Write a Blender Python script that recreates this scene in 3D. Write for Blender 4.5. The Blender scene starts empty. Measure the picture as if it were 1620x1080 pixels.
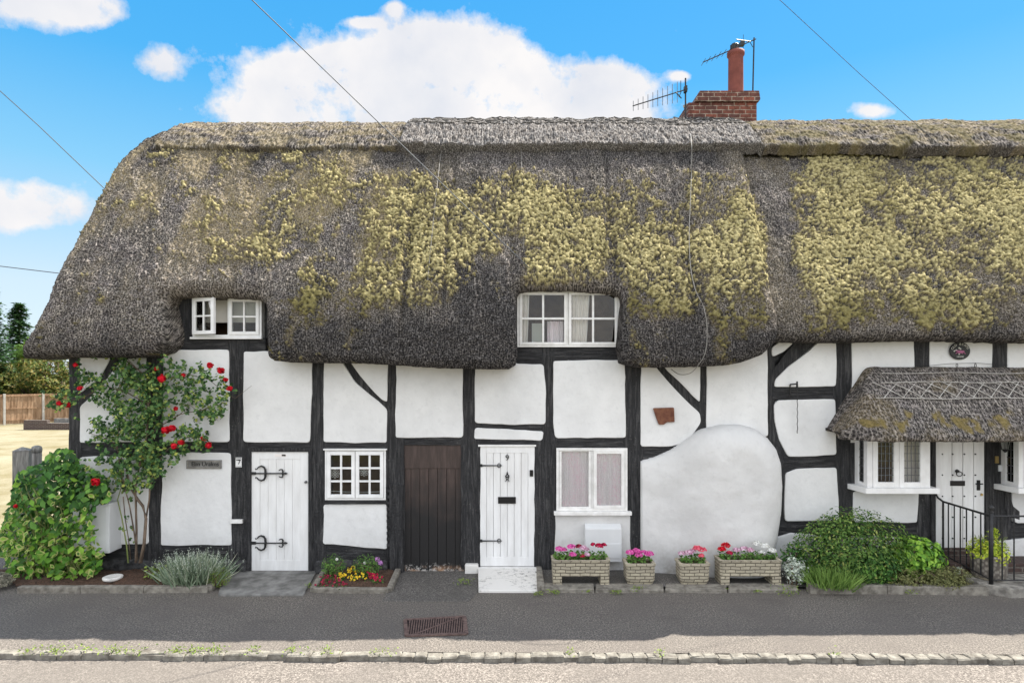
import bpy, bmesh, math, random
import numpy as np
from mathutils import Vector, Matrix
R = math.radians
rng = np.random.default_rng(7)
random.seed(7)
C = bpy.context.scene.collection
sc = bpy.context.scene

# ------------------------------------------------------------ camera
D, F, HC = 9.5, 950.0, 3.15
cam_d = bpy.data.cameras.new('camera'); cam = bpy.data.objects.new('camera', cam_d); C.objects.link(cam)
cam.location = (0, -D, HC); cam.rotation_euler = (R(90), 0, 0)
cam_d.lens = 36*F/1620; cam_d.sensor_width = 36; cam_d.shift_y = 50/1620
cam_d.clip_start = 0.1; cam_d.clip_end = 2000
sc.camera = cam

# ------------------------------------------------------------ light
SUN_EL, SUN_AZ = 55.0, 50.0          # azimuth measured from +Y (behind the cottages) towards +X
sv = Vector((math.sin(R(SUN_AZ))*math.cos(R(SUN_EL)), math.cos(R(SUN_AZ))*math.cos(R(SUN_EL)), math.sin(R(SUN_EL))))
sl = bpy.data.lights.new('sun', 'SUN'); sl.energy = 5.0; sl.angle = R(0.5); sl.color = (1.0, 0.94, 0.85)
so = bpy.data.objects.new('sun', sl); C.objects.link(so); so.rotation_euler = sv.to_track_quat('Z', 'Y').to_euler()
so.location = (10, 10, 20)
sc.view_settings.view_transform = 'Standard'; sc.view_settings.look = 'None'
sc.view_settings.exposure = 1.45; sc.view_settings.gamma = 1.0
w = bpy.data.worlds.new("World"); sc.world = w; w.use_nodes = True
nt = w.node_tree; nt.nodes.clear()
def wn(t, **k):
    n = nt.nodes.new(t)
    for a, b in k.items(): setattr(n, a, b)
    return n
def wmath(op, a, b=None, c=None, clamp=False):
    n = wn('ShaderNodeMath', operation=op, use_clamp=clamp)
    for i, v in enumerate((a, b, c)):
        if v is None: continue
        if isinstance(v, (int, float)): n.inputs[i].default_value = v
        else: nt.links.new(v, n.inputs[i])
    return n.outputs[0]
tc = wn('ShaderNodeTexCoord'); sep = wn('ShaderNodeSeparateXYZ'); nt.links.new(tc.outputs['Generated'], sep.inputs[0])
dx, dy, dz = sep.outputs
yy = wmath('MAXIMUM', dy, 0.08)
u = wmath('DIVIDE', dx, yy); v = wmath('DIVIDE', dz, yy)
noise = wn('ShaderNodeTexNoise'); noise.inputs['Scale'].default_value = 9.0; noise.inputs['Detail'].default_value = 9.0
noise.inputs['Roughness'].default_value = 0.6
nt.links.new(tc.outputs['Generated'], noise.inputs['Vector'])
CL = [(440,150,85,52),(545,120,95,60),(690,70,78,46),(640,145,160,60),(770,110,80,46),(850,150,130,48),(965,140,62,34),(700,185,330,34),
      (252,98,46,30),(40,8,110,32),(150,20,50,26),(-10,315,95,42),(75,330,75,34),(622,14,15,11),(1378,176,34,13),(1078,120,16,8),(575,35,26,8)]
acc = None
for cx, cy, rx, ry in CL:
    a = wmath('MULTIPLY_ADD', u, F/rx, -(cx-810)/rx)
    b = wmath('MULTIPLY_ADD', v, F/ry, -(590-cy)/ry)
    r2 = wmath('ADD', wmath('MULTIPLY', a, a), wmath('MULTIPLY', b, b))
    g = wmath('POWER', 2.718, wmath('MULTIPLY', r2, -0.75))
    acc = g if acc is None else wmath('ADD', acc, g)
accf = wmath('MINIMUM', acc, 1.0)
nf = wn('ShaderNodeTexNoise'); nf.inputs['Scale'].default_value = 30.0; nf.inputs['Detail'].default_value = 8.0; nf.inputs['Roughness'].default_value = 0.65
nt.links.new(tc.outputs['Generated'], nf.inputs['Vector'])
dens = wmath('ADD', accf, wmath('MULTIPLY_ADD', noise.outputs['Fac'], 1.3, -0.68))
dens = wmath('ADD', dens, wmath('MULTIPLY_ADD', nf.outputs['Fac'], 1.1, -0.57))
mfront = wmath('MULTIPLY_ADD', dens, 2.2, -0.82, True)
# clouds behind the viewer: unseen, added as bright neutral fill light
n2 = wn('ShaderNodeTexNoise'); n2.inputs['Scale'].default_value = 2.2; n2.inputs['Detail'].default_value = 6
nt.links.new(tc.outputs['Generated'], n2.inputs['Vector'])
mback = wmath('MULTIPLY_ADD', n2.outputs['Fac'], 5.0, -1.75, True)
isf = wmath('MULTIPLY_ADD', dy, 8.0, 0.0, True)
mask = wmath('ADD', wmath('MULTIPLY', mfront, isf), wmath('MULTIPLY', mback, wmath('SUBTRACT', 1.0, isf)))
above = wmath('MULTIPLY_ADD', dz, 30.0, 0.3, True)
mask = wmath('MULTIPLY', mask, above)
sky = wn('ShaderNodeTexSky', sky_type='NISHITA', sun_disc=False)
sky.sun_elevation = R(SUN_EL); sky.sun_rotation = R(SUN_AZ); sky.air_density = 1.0; sky.dust_density = 0.4; sky.ozone_density = 2.0
hs = wn('ShaderNodeHueSaturation'); hs.inputs['Saturation'].default_value = 1.3; hs.inputs['Value'].default_value = 0.62; hs.inputs['Hue'].default_value = 0.487
nt.links.new(sky.outputs[0], hs.inputs['Color'])
grd = wn('ShaderNodeValToRGB'); els = grd.color_ramp.elements
for p_, c_ in ((0.12, (1.80, 2.16, 2.5)), (0.28, (0.72, 1.72, 2.52)), (0.42, (0.22, 1.27, 2.52)), (0.6, (0.12, 1.08, 2.45))): e_ = els.new(p_); e_.color = (*c_, 1)
els[0].color = (1.9, 2.2, 2.5, 1); els[-1].color = (0.08, 0.8, 2.1, 1); nt.links.new(dz, grd.inputs[0])
sm = wn('ShaderNodeMix', data_type='RGBA'); sm.inputs[0].default_value = 0.85; nt.links.new(hs.outputs[0], sm.inputs[6]); nt.links.new(grd.outputs[0], sm.inputs[7])
n3 = wn('ShaderNodeTexNoise'); n3.inputs['Scale'].default_value = 7; n3.inputs['Detail'].default_value = 6
nt.links.new(tc.outputs['Generated'], n3.inputs['Vector'])
cr = wn('ShaderNodeValToRGB'); cr.color_ramp.elements[0].position = 0.35; cr.color_ramp.elements[1].position = 0.6
cr.color_ramp.elements[0].color = (2.05, 2.12, 2.3, 1); cr.color_ramp.elements[1].color = (2.55, 2.5, 2.5, 1)
nt.links.new(n3.outputs['Fac'], cr.inputs['Fac'])
back_b = wmath('MULTIPLY_ADD', wmath('SUBTRACT', 1.0, isf), 1.5, 1.0)  # added back clouds brightened to fill the shaded front walls
cm = wn('ShaderNodeVectorMath', operation='SCALE'); nt.links.new(cr.outputs[0], cm.inputs[0]); nt.links.new(back_b, cm.inputs['Scale'])
mx = wn('ShaderNodeMix', data_type='RGBA'); nt.links.new(mask, mx.inputs[0])
nt.links.new(sm.outputs[2], mx.inputs[6]); nt.links.new(cm.outputs[0], mx.inputs[7])
bg = wn('ShaderNodeBackground'); bg.inputs['Strength'].default_value = 0.14; nt.links.new(mx.outputs[2], bg.inputs['Color'])
out = wn('ShaderNodeOutputWorld'); nt.links.new(bg.outputs[0], out.inputs['Surface'])

# ------------------------------------------------------------ coordinate helpers
def W(x, y, Y=0.0):
    s = (D+Y)/F
    return Vector(((x-810)*s, Y, HC+(590-y)*s))
def G(x, y, Z=0.0):
    s = (HC-Z)/(y-590)
    return Vector(((x-810)*s, s*F-D, Z))

# ------------------------------------------------------------ numpy noise
def _h(ix, iy, seed=0):
    n = (ix.astype(np.int64)*374761393 + iy.astype(np.int64)*668265263 + seed*1442695041) & 0xffffffff
    n = ((n ^ (n >> 13))*1274126177) & 0xffffffff
    n = ((n ^ (n >> 16))*2246822519) & 0xffffffff
    return ((n ^ (n >> 15)) & 0xffffff)/float(0xffffff)
def vnoise(x, y, seed=0):
    x = np.asarray(x, float); y = np.asarray(y, float)
    ix = np.floor(x); iy = np.floor(y); fx = x-ix; fy = y-iy
    fx = fx*fx*(3-2*fx); fy = fy*fy*(3-2*fy)
    a = _h(ix, iy, seed); b = _h(ix+1, iy, seed); c = _h(ix, iy+1, seed); d = _h(ix+1, iy+1, seed)
    return (a*(1-fx)+b*fx)*(1-fy)+(c*(1-fx)+d*fx)*fy
def fbm(x, y, o=4, seed=0):
    s = 0; a = 0.5; t = 0
    for i in range(o):
        s = s+a*vnoise(x*2**i, y*2**i, seed+i); t += a; a *= 0.5
    return s/t
def cell(x, y, seed=0):
    ix = np.floor(x); iy = np.floor(y); best = np.full(np.shape(x), 9.0)
    for ox in (-1, 0, 1):
        for oy in (-1, 0, 1):
            cx = ix+ox; cy = iy+oy
            px = cx+_h(cx, cy, seed); py = cy+_h(cx, cy, seed+9)
            best = np.minimum(best, np.hypot(x-px, y-py))
    return best
def sstep(a, b, x):
    t = np.clip((x-a)/(b-a), 0, 1); return t*t*(3-2*t)

# ------------------------------------------------------------ object helpers
def tag(o, label=None, cat=None, group=None, kind=None):
    if label: o['label'] = label
    if cat: o['category'] = cat
    if group: o['group'] = group
    if kind: o['kind'] = kind
    return o
def empty(name, loc, label, cat, group=None):
    o = bpy.data.objects.new(name, None); C.objects.link(o); o.location = loc; o.empty_display_size = 0.2
    return tag(o, label, cat, group)
def link(name, me, parent=None, mat=None, smooth=False, bevel=0):
    o = bpy.data.objects.new(name, me); C.objects.link(o)
    if mat: me.materials.append(mat)
    if smooth: me.shade_smooth()
    if parent is not None:
        o.parent = parent
        wm = Matrix.Translation(-parent_world(parent)); me.transform(wm)
    if bevel:
        m = o.modifiers.new('bevel', 'BEVEL'); m.width = bevel; m.segments = 2; m.limit_method = 'ANGLE'; m.angle_limit = R(40)
    return o
def parent_world(p):
    v = Vector((0, 0, 0))
    while p is not None:
        v += Vector(p.location); p = p.parent
    return v
def np_mesh(name, V, Fc, attrs=None):
    """V (n,3); Fc list of arrays of faces (m,k) sharing V"""
    me = bpy.data.meshes.new(name)
    V = np.asarray(V, np.float32)
    if not isinstance(Fc, (list, tuple)): Fc = [Fc]
    Fc = [np.asarray(f, np.int32) for f in Fc if len(f)]
    loops = np.concatenate([f.ravel() for f in Fc]); tot = np.concatenate([np.full(len(f), f.shape[1], np.int32) for f in Fc])
    start = np.concatenate([[0], np.cumsum(tot)[:-1]]).astype(np.int32)
    me.vertices.add(len(V)); me.vertices.foreach_set('co', V.ravel())
    me.loops.add(len(loops)); me.loops.foreach_set('vertex_index', loops)
    me.polygons.add(len(tot)); me.polygons.foreach_set('loop_start', start); me.polygons.foreach_set('loop_total', tot)
    me.update(calc_edges=True)
    for k, a in (attrs or {}).items():
        at = me.attributes.new(k, 'FLOAT', 'POINT'); at.data.foreach_set('value', np.asarray(a, np.float32))
    return me
class MB:
    def __init__(s): s.v = []; s.f = []
    def add(s, vs, fs):
        b = len(s.v); s.v += [tuple(p) for p in vs]; s.f += [tuple(i+b for i in f) for f in fs]; return s
    def box(s, x0, x1, y0, y1, z0, z1, M=None):
        vs = [Vector((x, y, z)) for x in (x0, x1) for y in (y0, y1) for z in (z0, z1)]
        if M: vs = [M @ p for p in vs]
        return s.add(vs, [(0, 1, 3, 2), (4, 6, 7, 5), (0, 4, 5, 1), (2, 3, 7, 6), (0, 2, 6, 4), (1, 5, 7, 3)])
    def prism(s, poly, y0, y1):          # poly: list of (x,z); front y0
        n = len(poly); a = sum(poly[i][0]*poly[(i+1) % n][1]-poly[(i+1) % n][0]*poly[i][1] for i in range(n))
        if a < 0: poly = poly[::-1]
        vs = [(x, y0, z) for x, z in poly]+[(x, y1, z) for x, z in poly]
        return s.add(vs, [tuple(range(n)), tuple(range(2*n-1, n-1, -1))]+[(i, i+n, (i+1) % n+n, (i+1) % n) for i in range(n)])
    def hprism(s, poly, z0, z1):         # poly (x,y) ccw
        n = len(poly); a = sum(poly[i][0]*poly[(i+1) % n][1]-poly[(i+1) % n][0]*poly[i][1] for i in range(n))
        if a < 0: poly = poly[::-1]
        vs = [(x, y, z1) for x, y in poly]+[(x, y, z0) for x, y in poly]
        return s.add(vs, [tuple(range(n)), tuple(range(2*n-1, n-1, -1))]+[(i, i+n, (i+1) % n+n, (i+1) % n) for i in range(n)])
    def tube(s, pts, r, n=6, cap=True):
        pts = [Vector(p) for p in pts]; b = len(s.v); m = len(pts)
        rs = r if isinstance(r, (list, tuple)) else [r]*m
        for i, p in enumerate(pts):
            d = (pts[min(i+1, m-1)]-pts[max(i-1, 0)])
            d = d.normalized() if d.length > 1e-9 else Vector((0, 0, 1))
            up = Vector((0, 0, 1)) if abs(d.z) < 0.9 else Vector((0, 1, 0))
            a = d.cross(up).normalized(); c = d.cross(a)
            for k in range(n):
                t = 2*math.pi*k/n; s.v.append(tuple(p+(a*math.cos(t)+c*math.sin(t))*rs[i]))
        for i in range(m-1):
            for k in range(n):
                s.f.append((b+i*n+k, b+i*n+(k+1) % n, b+(i+1)*n+(k+1) % n, b+(i+1)*n+k))
        if cap:
            s.f.append(tuple(b+k for k in range(n-1, -1, -1))); s.f.append(tuple(b+(m-1)*n+k for k in range(n)))
        return s
    def lathe(s, c, prof, n=20):         # prof (r,z)
        b = len(s.v); m = len(prof)
        for r, z in prof:
            for k in range(n):
                t = 2*math.pi*k/n; s.v.append((c[0]+r*math.cos(t), c[1]+r*math.sin(t), c[2]+z))
        for i in range(m-1):
            for k in range(n):
                s.f.append((b+i*n+k, b+i*n+(k+1) % n, b+(i+1)*n+(k+1) % n, b+(i+1)*n+k))
        s.f.append(tuple(b+k for k in range(n-1, -1, -1))); s.f.append(tuple(b+(m-1)*n+k for k in range(n)))
        return s
    def build(s, name, mat, parent=None, smooth=False, bevel=0):
        me = bpy.data.meshes.new(name); me.from_pydata(s.v, [], s.f); me.update()
        bm = bmesh.new(); bm.from_mesh(me); bmesh.ops.recalc_face_normals(bm, faces=bm.faces); bm.to_mesh(me); bm.free()
        return link(name, me, parent, mat, smooth, bevel)

# ------------------------------------------------------------ materials
def newmat(name):
    m = bpy.data.materials.new(name); m.use_nodes = True; t = m.node_tree; t.nodes.clear()
    o = t.nodes.new('ShaderNodeOutputMaterial'); p = t.nodes.new('ShaderNodeBsdfPrincipled')
    t.links.new(p.outputs[0], o.inputs[0]); return m, t, p, o
class N:
    def __init__(s, t):
        s.t = t; s.tc = t.nodes.new('ShaderNodeTexCoord')
    def put(s, inp, v):
        if isinstance(v, bpy.types.NodeSocket): s.t.links.new(v, inp)
        elif isinstance(v, tuple) and len(v) == 3 and inp.type == 'RGBA': inp.default_value = (*v, 1)
        else: inp.default_value = v
    def mapv(s, scale=(1, 1, 1), rot=(0, 0, 0)):
        m = s.t.nodes.new('ShaderNodeMapping'); s.t.links.new(s.tc.outputs['Object'], m.inputs[0])
        m.inputs['Scale'].default_value = scale; m.inputs['Rotation'].default_value = rot; return m.outputs[0]
    def noise(s, scale, detail=4, rough=0.55, vec=None, dist=0):
        n = s.t.nodes.new('ShaderNodeTexNoise'); n.inputs['Scale'].default_value = scale; n.inputs['Detail'].default_value = detail
        n.inputs['Roughness'].default_value = rough; n.inputs['Distortion'].default_value = dist
        s.t.links.new(vec if vec is not None else s.tc.outputs['Object'], n.inputs['Vector']); return n.outputs['Fac']
    def vor(s, scale, vec=None, feature='F1'):
        n = s.t.nodes.new('ShaderNodeTexVoronoi'); n.feature = feature; n.inputs['Scale'].default_value = scale
        s.t.links.new(vec if vec is not None else s.tc.outputs['Object'], n.inputs['Vector']); return n.outputs['Distance']
    def ramp(s, fac, stops):
        n = s.t.nodes.new('ShaderNodeValToRGB'); e = n.color_ramp.elements
        while len(e) < len(stops): e.new(0.5)
        for i, (p, c) in enumerate(stops):
            e[i].position = p; e[i].color = (*c, 1) if isinstance(c, tuple) else (c, c, c, 1)
        s.put(n.inputs[0], fac); return n.outputs[0]
    def mix(s, fac, a, b, blend='MIX'):
        n = s.t.nodes.new('ShaderNodeMix'); n.data_type = 'RGBA'; n.blend_type = blend
        s.put(n.inputs[0], fac); s.put(n.inputs[6], a); s.put(n.inputs[7], b); return n.outputs[2]
    def math(s, op, a, b=0.0, clamp=False, c=None):
        n = s.t.nodes.new('ShaderNodeMath'); n.operation = op; n.use_clamp = clamp
        s.put(n.inputs[0], a); s.put(n.inputs[1], b)
        if c is not None: s.put(n.inputs[2], c)
        return n.outputs[0]
    def attr(s, name):
        n = s.t.nodes.new('ShaderNodeAttribute'); n.attribute_name = name; return n.outputs['Fac']
    def bump(s, h, strength=0.5, dist=0.01, normal=None):
        n = s.t.nodes.new('ShaderNodeBump'); n.inputs['Strength'].default_value = strength; n.inputs['Distance'].default_value = dist
        s.put(n.inputs['Height'], h)
        if normal is not None: s.put(n.inputs['Normal'], normal)
        return n.outputs[0]
def simple(name, c1, c2=None, scale=8, rough=0.7, bump=0.3, bscale=None, bdist=0.005, stretch=(1, 1, 1), metal=0, spec=0.3, lo=0.35, hi=0.65):
    m, t, p, o = newmat(name); n = N(t); c2 = c2 or c1
    vec = n.mapv(stretch)
    f = n.noise(scale, 6, 0.6, vec); col = n.ramp(f, [(lo, c1), (hi, c2)])
    n.put(p.inputs['Base Color'], col); p.inputs['Roughness'].default_value = rough; p.inputs['Metallic'].default_value = metal
    p.inputs['Specular IOR Level'].default_value = spec
    if bump: n.put(p.inputs['Normal'], n.bump(n.noise(bscale or scale*4, 5, 0.6, vec), bump, bdist))
    return m
M = {}
def mk_plaster(name, base):
    m, t, p, o = newmat(name); n = N(t)
    big = n.noise(1.3, 6, 0.65); mid = n.noise(9, 6, 0.7)
    c = n.ramp(big, [(0.3, tuple(x*0.84 for x in base)), (0.62, base)])
    c = n.mix(n.math('MULTIPLY', n.ramp(mid, [(0.54, 0.0), (0.76, 1.0)]), 0.5), c, tuple(x*0.72 for x in base))
    # dirt rising from the ground
    sp = t.nodes.new('ShaderNodeSeparateXYZ'); g = t.nodes.new('ShaderNodeNewGeometry'); t.links.new(g.outputs['Position'], sp.inputs[0])
    hz = n.math('MULTIPLY_ADD', sp.outputs['Z'], -1.5, True, 0.95)
    d = n.math('MULTIPLY', hz, n.ramp(n.noise(7, 8, 0.75), [(0.42, 0.0), (0.66, 1.0)]))
    c = n.mix(n.math('MULTIPLY', d, 0.75), c, (0.27, 0.24, 0.19))
    cr = n.vor(3.0, n.mapv((1, 1, 2.2)), 'DISTANCE_TO_EDGE')
    crk = n.math('MULTIPLY', n.ramp(cr, [(0.0, 1.0), (0.012, 0.0)]), n.ramp(n.noise(1.6, 3), [(0.58, 0.0), (0.66, 1.0)]))
    c = n.mix(n.math('MULTIPLY', crk, 0.15), c, (0.3, 0.28, 0.25))
    n.put(p.inputs['Base Color'], c); p.inputs['Roughness'].default_value = 0.85; p.inputs['Specular IOR Level'].default_value = 0.2
    h = n.math('ADD', n.math('MULTIPLY', n.noise(2.6, 4, 0.5), 2.6), n.math('MULTIPLY', n.noise(24, 5, 0.6), 0.28))
    n.put(p.inputs['Normal'], n.bump(h, 0.42, 0.018)); return m
M['plaster'] = mk_plaster('white_plaster', (0.72, 0.72, 0.71))
M['plaster_old'] = mk_plaster('weathered_plaster', (0.62, 0.615, 0.60))
def mk_timber(name, vert):
    m, t, p, o = newmat(name); n = N(t)
    st = (14, 14, 1.3) if vert else (1.3, 14, 14)
    v = n.mapv(st); f = n.noise(2.0, 8, 0.7, v, 0.6)
    c = n.ramp(f, [(0.28, (0.010, 0.010, 0.011)), (0.5, (0.032, 0.032, 0.034)), (0.7, (0.11, 0.108, 0.107))])
    sp = n.ramp(n.noise(30, 4, 0.7), [(0.62, 0.0), (0.70, 1.0)])
    c = n.mix(n.math('MULTIPLY', sp, n.ramp(n.noise(2.5, 3), [(0.45, 0.0), (0.7, 1.0)])), c, (0.26, 0.25, 0.23))
    n.put(p.inputs['Base Color'], c); p.inputs['Roughness'].default_value = 0.6; p.inputs['Specular IOR Level'].default_value = 0.35
    h = n.math('ADD', n.math('MULTIPLY', f, 1.6), n.math('MULTIPLY', n.noise(22, 5, 0.7), 0.8))
    n.put(p.inputs['Normal'], n.bump(h, 1.0, 0.045)); return m
M['timber_v'] = mk_timber('black_timber_upright', True)
M['timber_h'] = mk_timber('black_timber_level', False)
M['white'] = simple('white_paint', (0.70, 0.695, 0.68), (0.80, 0.80, 0.79), 6, 0.45, 0.15, 60, 0.002)
M['white_worn'] = simple('worn_white_paint', (0.66, 0.65, 0.62), (0.8, 0.79, 0.77), 9, 0.55, 0.35, 50, 0.003)
M['door_white'] = simple('door_white_paint', (0.66, 0.655, 0.64), (0.78, 0.78, 0.77), 2.5, 0.4, 0.12, 80, 0.002, (3, 3, 0.6))
M['plastic'] = simple('white_plastic', (0.60, 0.61, 0.61), (0.64, 0.65, 0.65), 3, 0.4, 0.05)
M['iron'] = simple('black_iron', (0.012, 0.012, 0.013), (0.03, 0.03, 0.03), 20, 0.45, 0.3, 90, 0.002)
M['black'] = simple('black_gloss', (0.01, 0.01, 0.011), None, 5, 0.3, 0)
M['dark_room'] = simple('dark_interior', (0.05, 0.045, 0.04), (0.09, 0.08, 0.07), 2, 0.9, 0)
M['alu'] = simple('dull_metal', (0.10, 0.10, 0.11), (0.2, 0.2, 0.2), 30, 0.5, 0, metal=0.6)
M['wire'] = simple('grey_cable', (0.07, 0.08, 0.09), None, 5, 0.6, 0)
M['wire_light'] = simple('pale_cable', (0.2, 0.19, 0.17), None, 5, 0.6, 0)
M['rust_plate'] = simple('rusty_iron', (0.10, 0.035, 0.022), (0.21, 0.09, 0.05), 10, 0.8, 0.5, 60, 0.004)
M['grate'] = simple('rusty_cast_iron', (0.08, 0.05, 0.043), (0.17, 0.115, 0.098), 24, 0.75, 0.5, 90, 0.003)
M['pit'] = simple('drain_dark', (0.015, 0.01, 0.01), None, 5, 0.95, 0)
M['curtain'] = simple('white_curtain', (0.68, 0.62, 0.58), (0.8, 0.76, 0.73), 4, 0.9, 0)
M['blind'] = simple('cream_blind', (0.5, 0.47, 0.42), (0.56, 0.53, 0.48), 2, 0.9, 0)
M['brass'] = simple('brass', (0.5, 0.36, 0.15), None, 5, 0.35, 0, metal=0.8)
M['stone'] = simple('grey_stone', (0.14, 0.13, 0.115), (0.34, 0.32, 0.28), 9, 0.9, 0.8, 40, 0.012)
M['edging'] = simple('bed_edging_stone', (0.12, 0.108, 0.09), (0.27, 0.25, 0.21), 11, 0.9, 0.8, 45, 0.01)
M['slab'] = simple('concrete_slab', (0.10, 0.097, 0.09), (0.24, 0.235, 0.22), 5, 0.9, 0.7, 70, 0.006)
M['tar_stone'] = simple('tarred_stone', (0.014, 0.014, 0.015), (0.07, 0.07, 0.07), 12, 0.7, 1.0, 14, 0.04)
M['soil'] = simple('soil', (0.035, 0.022, 0.015), (0.13, 0.075, 0.05), 40, 1.0, 1.0, 60, 0.02)
M['post_wood'] = simple('grey_wood', (0.13, 0.125, 0.115), (0.3, 0.29, 0.27), 4, 0.85, 0.6, 20, 0.006, (8, 8, 1))
M['fence_wood'] = simple('fence_wood', (0.17, 0.10, 0.055), (0.36, 0.24, 0.15), 2.2, 0.9, 0.4, 8, 0.02, (6, 1, 0.5))
M['concrete_post'] = simple('fence_post_concrete', (0.34, 0.32, 0.29), (0.42, 0.4, 0.36), 4, 0.9, 0.2)
M['bark'] = simple('bark', (0.07, 0.05, 0.035), (0.2, 0.15, 0.11), 20, 0.9, 0.8, 40, 0.01, (1, 1, 0.3))
M['cane'] = simple('green_cane', (0.12, 0.16, 0.04), (0.2, 0.22, 0.08), 6, 0.7, 0.2)
M['pot_clay'] = simple('terracotta_red', (0.14, 0.04, 0.03), (0.20, 0.06, 0.045), 6, 0.75, 0.2, 30, 0.004)
M['mortar'] = simple('cement_flaunching', (0.32, 0.29, 0.25), (0.45, 0.42, 0.37), 12, 0.95, 0.6, 30, 0.01)
M['spar'] = simple('weathered_hazel', (0.30, 0.28, 0.25), (0.48, 0.46, 0.42), 14, 0.9, 0.2)
M['spar_dark'] = simple('dark_hazel', (0.04, 0.038, 0.035), (0.11, 0.10, 0.09), 14, 0.9, 0.2)
# glass
def mk_glass():
    m, t, p, o = newmat('window_glass'); n = N(t)
    tr = t.nodes.new('ShaderNodeBsdfTransparent'); gl = t.nodes.new('ShaderNodeBsdfGlossy'); gl.inputs['Roughness'].default_value = 0.03
    n.put(gl.inputs['Normal'], n.bump(n.noise(2.5, 2), 0.25, 0.01))
    fr = t.nodes.new('ShaderNodeFresnel'); fr.inputs['IOR'].default_value = 1.36
    mx = t.nodes.new('ShaderNodeMixShader'); t.links.new(fr.outputs[0], mx.inputs[0]); tr.inputs[0].default_value = (0.94, 0.95, 0.94, 1)
    t.links.new(tr.outputs[0], mx.inputs[1]); t.links.new(gl.outputs[0], mx.inputs[2]); t.links.new(mx.outputs[0], o.inputs[0]); return m
M['glass'] = mk_glass()
def mk_lace():
    m, t, p, o = newmat('pink_lace'); n = N(t)
    f = n.noise(2.0, 2, 0.5, n.mapv((3, 1, 0.6)))
    c = n.ramp(f, [(0.35, (0.66, 0.62, 0.65)), (0.6, (0.85, 0.50, 0.64))])
    s = n.vor(70); c = n.mix(n.ramp(s, [(0.25, 0.0), (0.5, 1.0)]), c, (0.82, 0.76, 0.79))
    n.put(p.inputs['Base Color'], c); p.inputs['Roughness'].default_value = 0.95; return m
M['lace'] = mk_lace()
def mk_brown_door():
    m, t, p, o = newmat('weathered_brown_door'); n = N(t)
    f = n.noise(2.2, 8, 0.7, n.mapv((9, 9, 0.9)))
    g = t.nodes.new('ShaderNodeNewGeometry'); sp = t.nodes.new('ShaderNodeSeparateXYZ'); t.links.new(g.outputs['Position'], sp.inputs[0])
    up = n.math('ADD', n.math('MULTIPLY_ADD', sp.outputs['Z'], 1.4, False, -1.15), n.math('MULTIPLY_ADD', n.noise(3, 4), 1.6, False, -0.8))
    up = n.math('MULTIPLY', up, 1.0, True)
    c = n.mix(up, (0.007, 0.006, 0.006), (0.038, 0.024, 0.019))
    c = n.mix(n.math('MULTIPLY', n.ramp(f, [(0.45, 0.0), (0.75, 1.0)]), n.math('MULTIPLY', up, 0.5)), c, (0.13, 0.085, 0.075))
    low = n.math('MULTIPLY_ADD', sp.outputs['Z'], -1.7, True, 1.0)
    fl = n.ramp(n.math('MULTIPLY', low, n.noise(20, 7, 0.85, n.mapv((1.0, 1, 1.2)))), [(0.46, 0.0), (0.49, 1.0)])
    c = n.mix(fl, c, (0.42, 0.40, 0.37))
    low2 = n.math('MULTIPLY_ADD', sp.outputs['Z'], -9, True, 1.0)
    c = n.mix(n.math('MULTIPLY', low2, n.ramp(n.noise(6, 5), [(0.45, 0.0), (0.6, 1.0)])), c, (0.34, 0.19, 0.10))
    n.put(p.inputs['Base Color'], c); p.inputs['Roughness'].default_value = 0.62
    n.put(p.inputs['Normal'], n.bump(f, 0.6, 0.01)); return m
M['brown_door'] = mk_brown_door()
# aggregate surfaces
def mk_asphalt(name, dark, light, patch):
    m, t, p, o = newmat(name); n = N(t)
    g = n.noise(48, 6, 0.85); c = n.ramp(g, [(0.34, tuple(x*0.6 for x in dark)), (0.5, tuple((a+b)/2 for a, b in zip(dark, light))), (0.62, tuple(min(1, x*1.8) for x in light))])
    b = n.noise(0.8, 6, 0.65); c = n.mix(n.math('MULTIPLY', n.ramp(b, [(0.42, 0.0), (0.6, 1.0)]), 0.6), c, tuple(x*0.85 for x in patch))
    st = n.ramp(n.noise(3.0, 7, 0.7, n.mapv((0.35, 1, 1))), [(0.55, 0.0), (0.72, 1.0)])
    c = n.mix(n.math('MULTIPLY', st, 0.25), c, tuple(x*0.5 for x in dark))
    n.put(p.inputs['Base Color'], c); p.inputs['Roughness'].default_value = 0.93; p.inputs['Specular IOR Level'].default_value = 0.15
    n.put(p.inputs['Normal'], n.bump(n.math('ADD', n.vor(95), n.math('MULTIPLY', n.noise(6, 4), 0.8)), 0.6, 0.006)); return m
M['pavement'] = mk_asphalt('pavement_asphalt', (0.075, 0.069, 0.063), (0.165, 0.147, 0.127), (0.135, 0.12, 0.108))
M['road'] = mk_asphalt('road_asphalt', (0.085, 0.075, 0.066), (0.187, 0.167, 0.147), (0.155, 0.139, 0.123))
M['forecourt'] = mk_asphalt('old_concrete', (0.06, 0.056, 0.05), (0.14, 0.13, 0.12), (0.10, 0.095, 0.085))
def mk_lawn():
    m, t, p, o = newmat('dry_lawn'); n = N(t)
    c = n.ramp(n.noise(0.35, 8, 0.7, n.mapv((1, 1.0, 1))), [(0.35, (0.17, 0.145, 0.08)), (0.5, (0.24, 0.215, 0.145)), (0.65, (0.30, 0.275, 0.20))])
    c = n.mix(n.ramp(n.noise(40, 4, 0.7), [(0.4, 0.0), (0.7, 0.5)]), c, (0.12, 0.10, 0.05))
    n.put(p.inputs['Base Color'], c); p.inputs['Roughness'].default_value = 1; p.inputs['Specular IOR Level'].default_value = 0
    n.put(p.inputs['Normal'], n.bump(n.noise(30, 5), 0.6, 0.03)); return m
M['lawn'] = mk_lawn()
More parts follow.
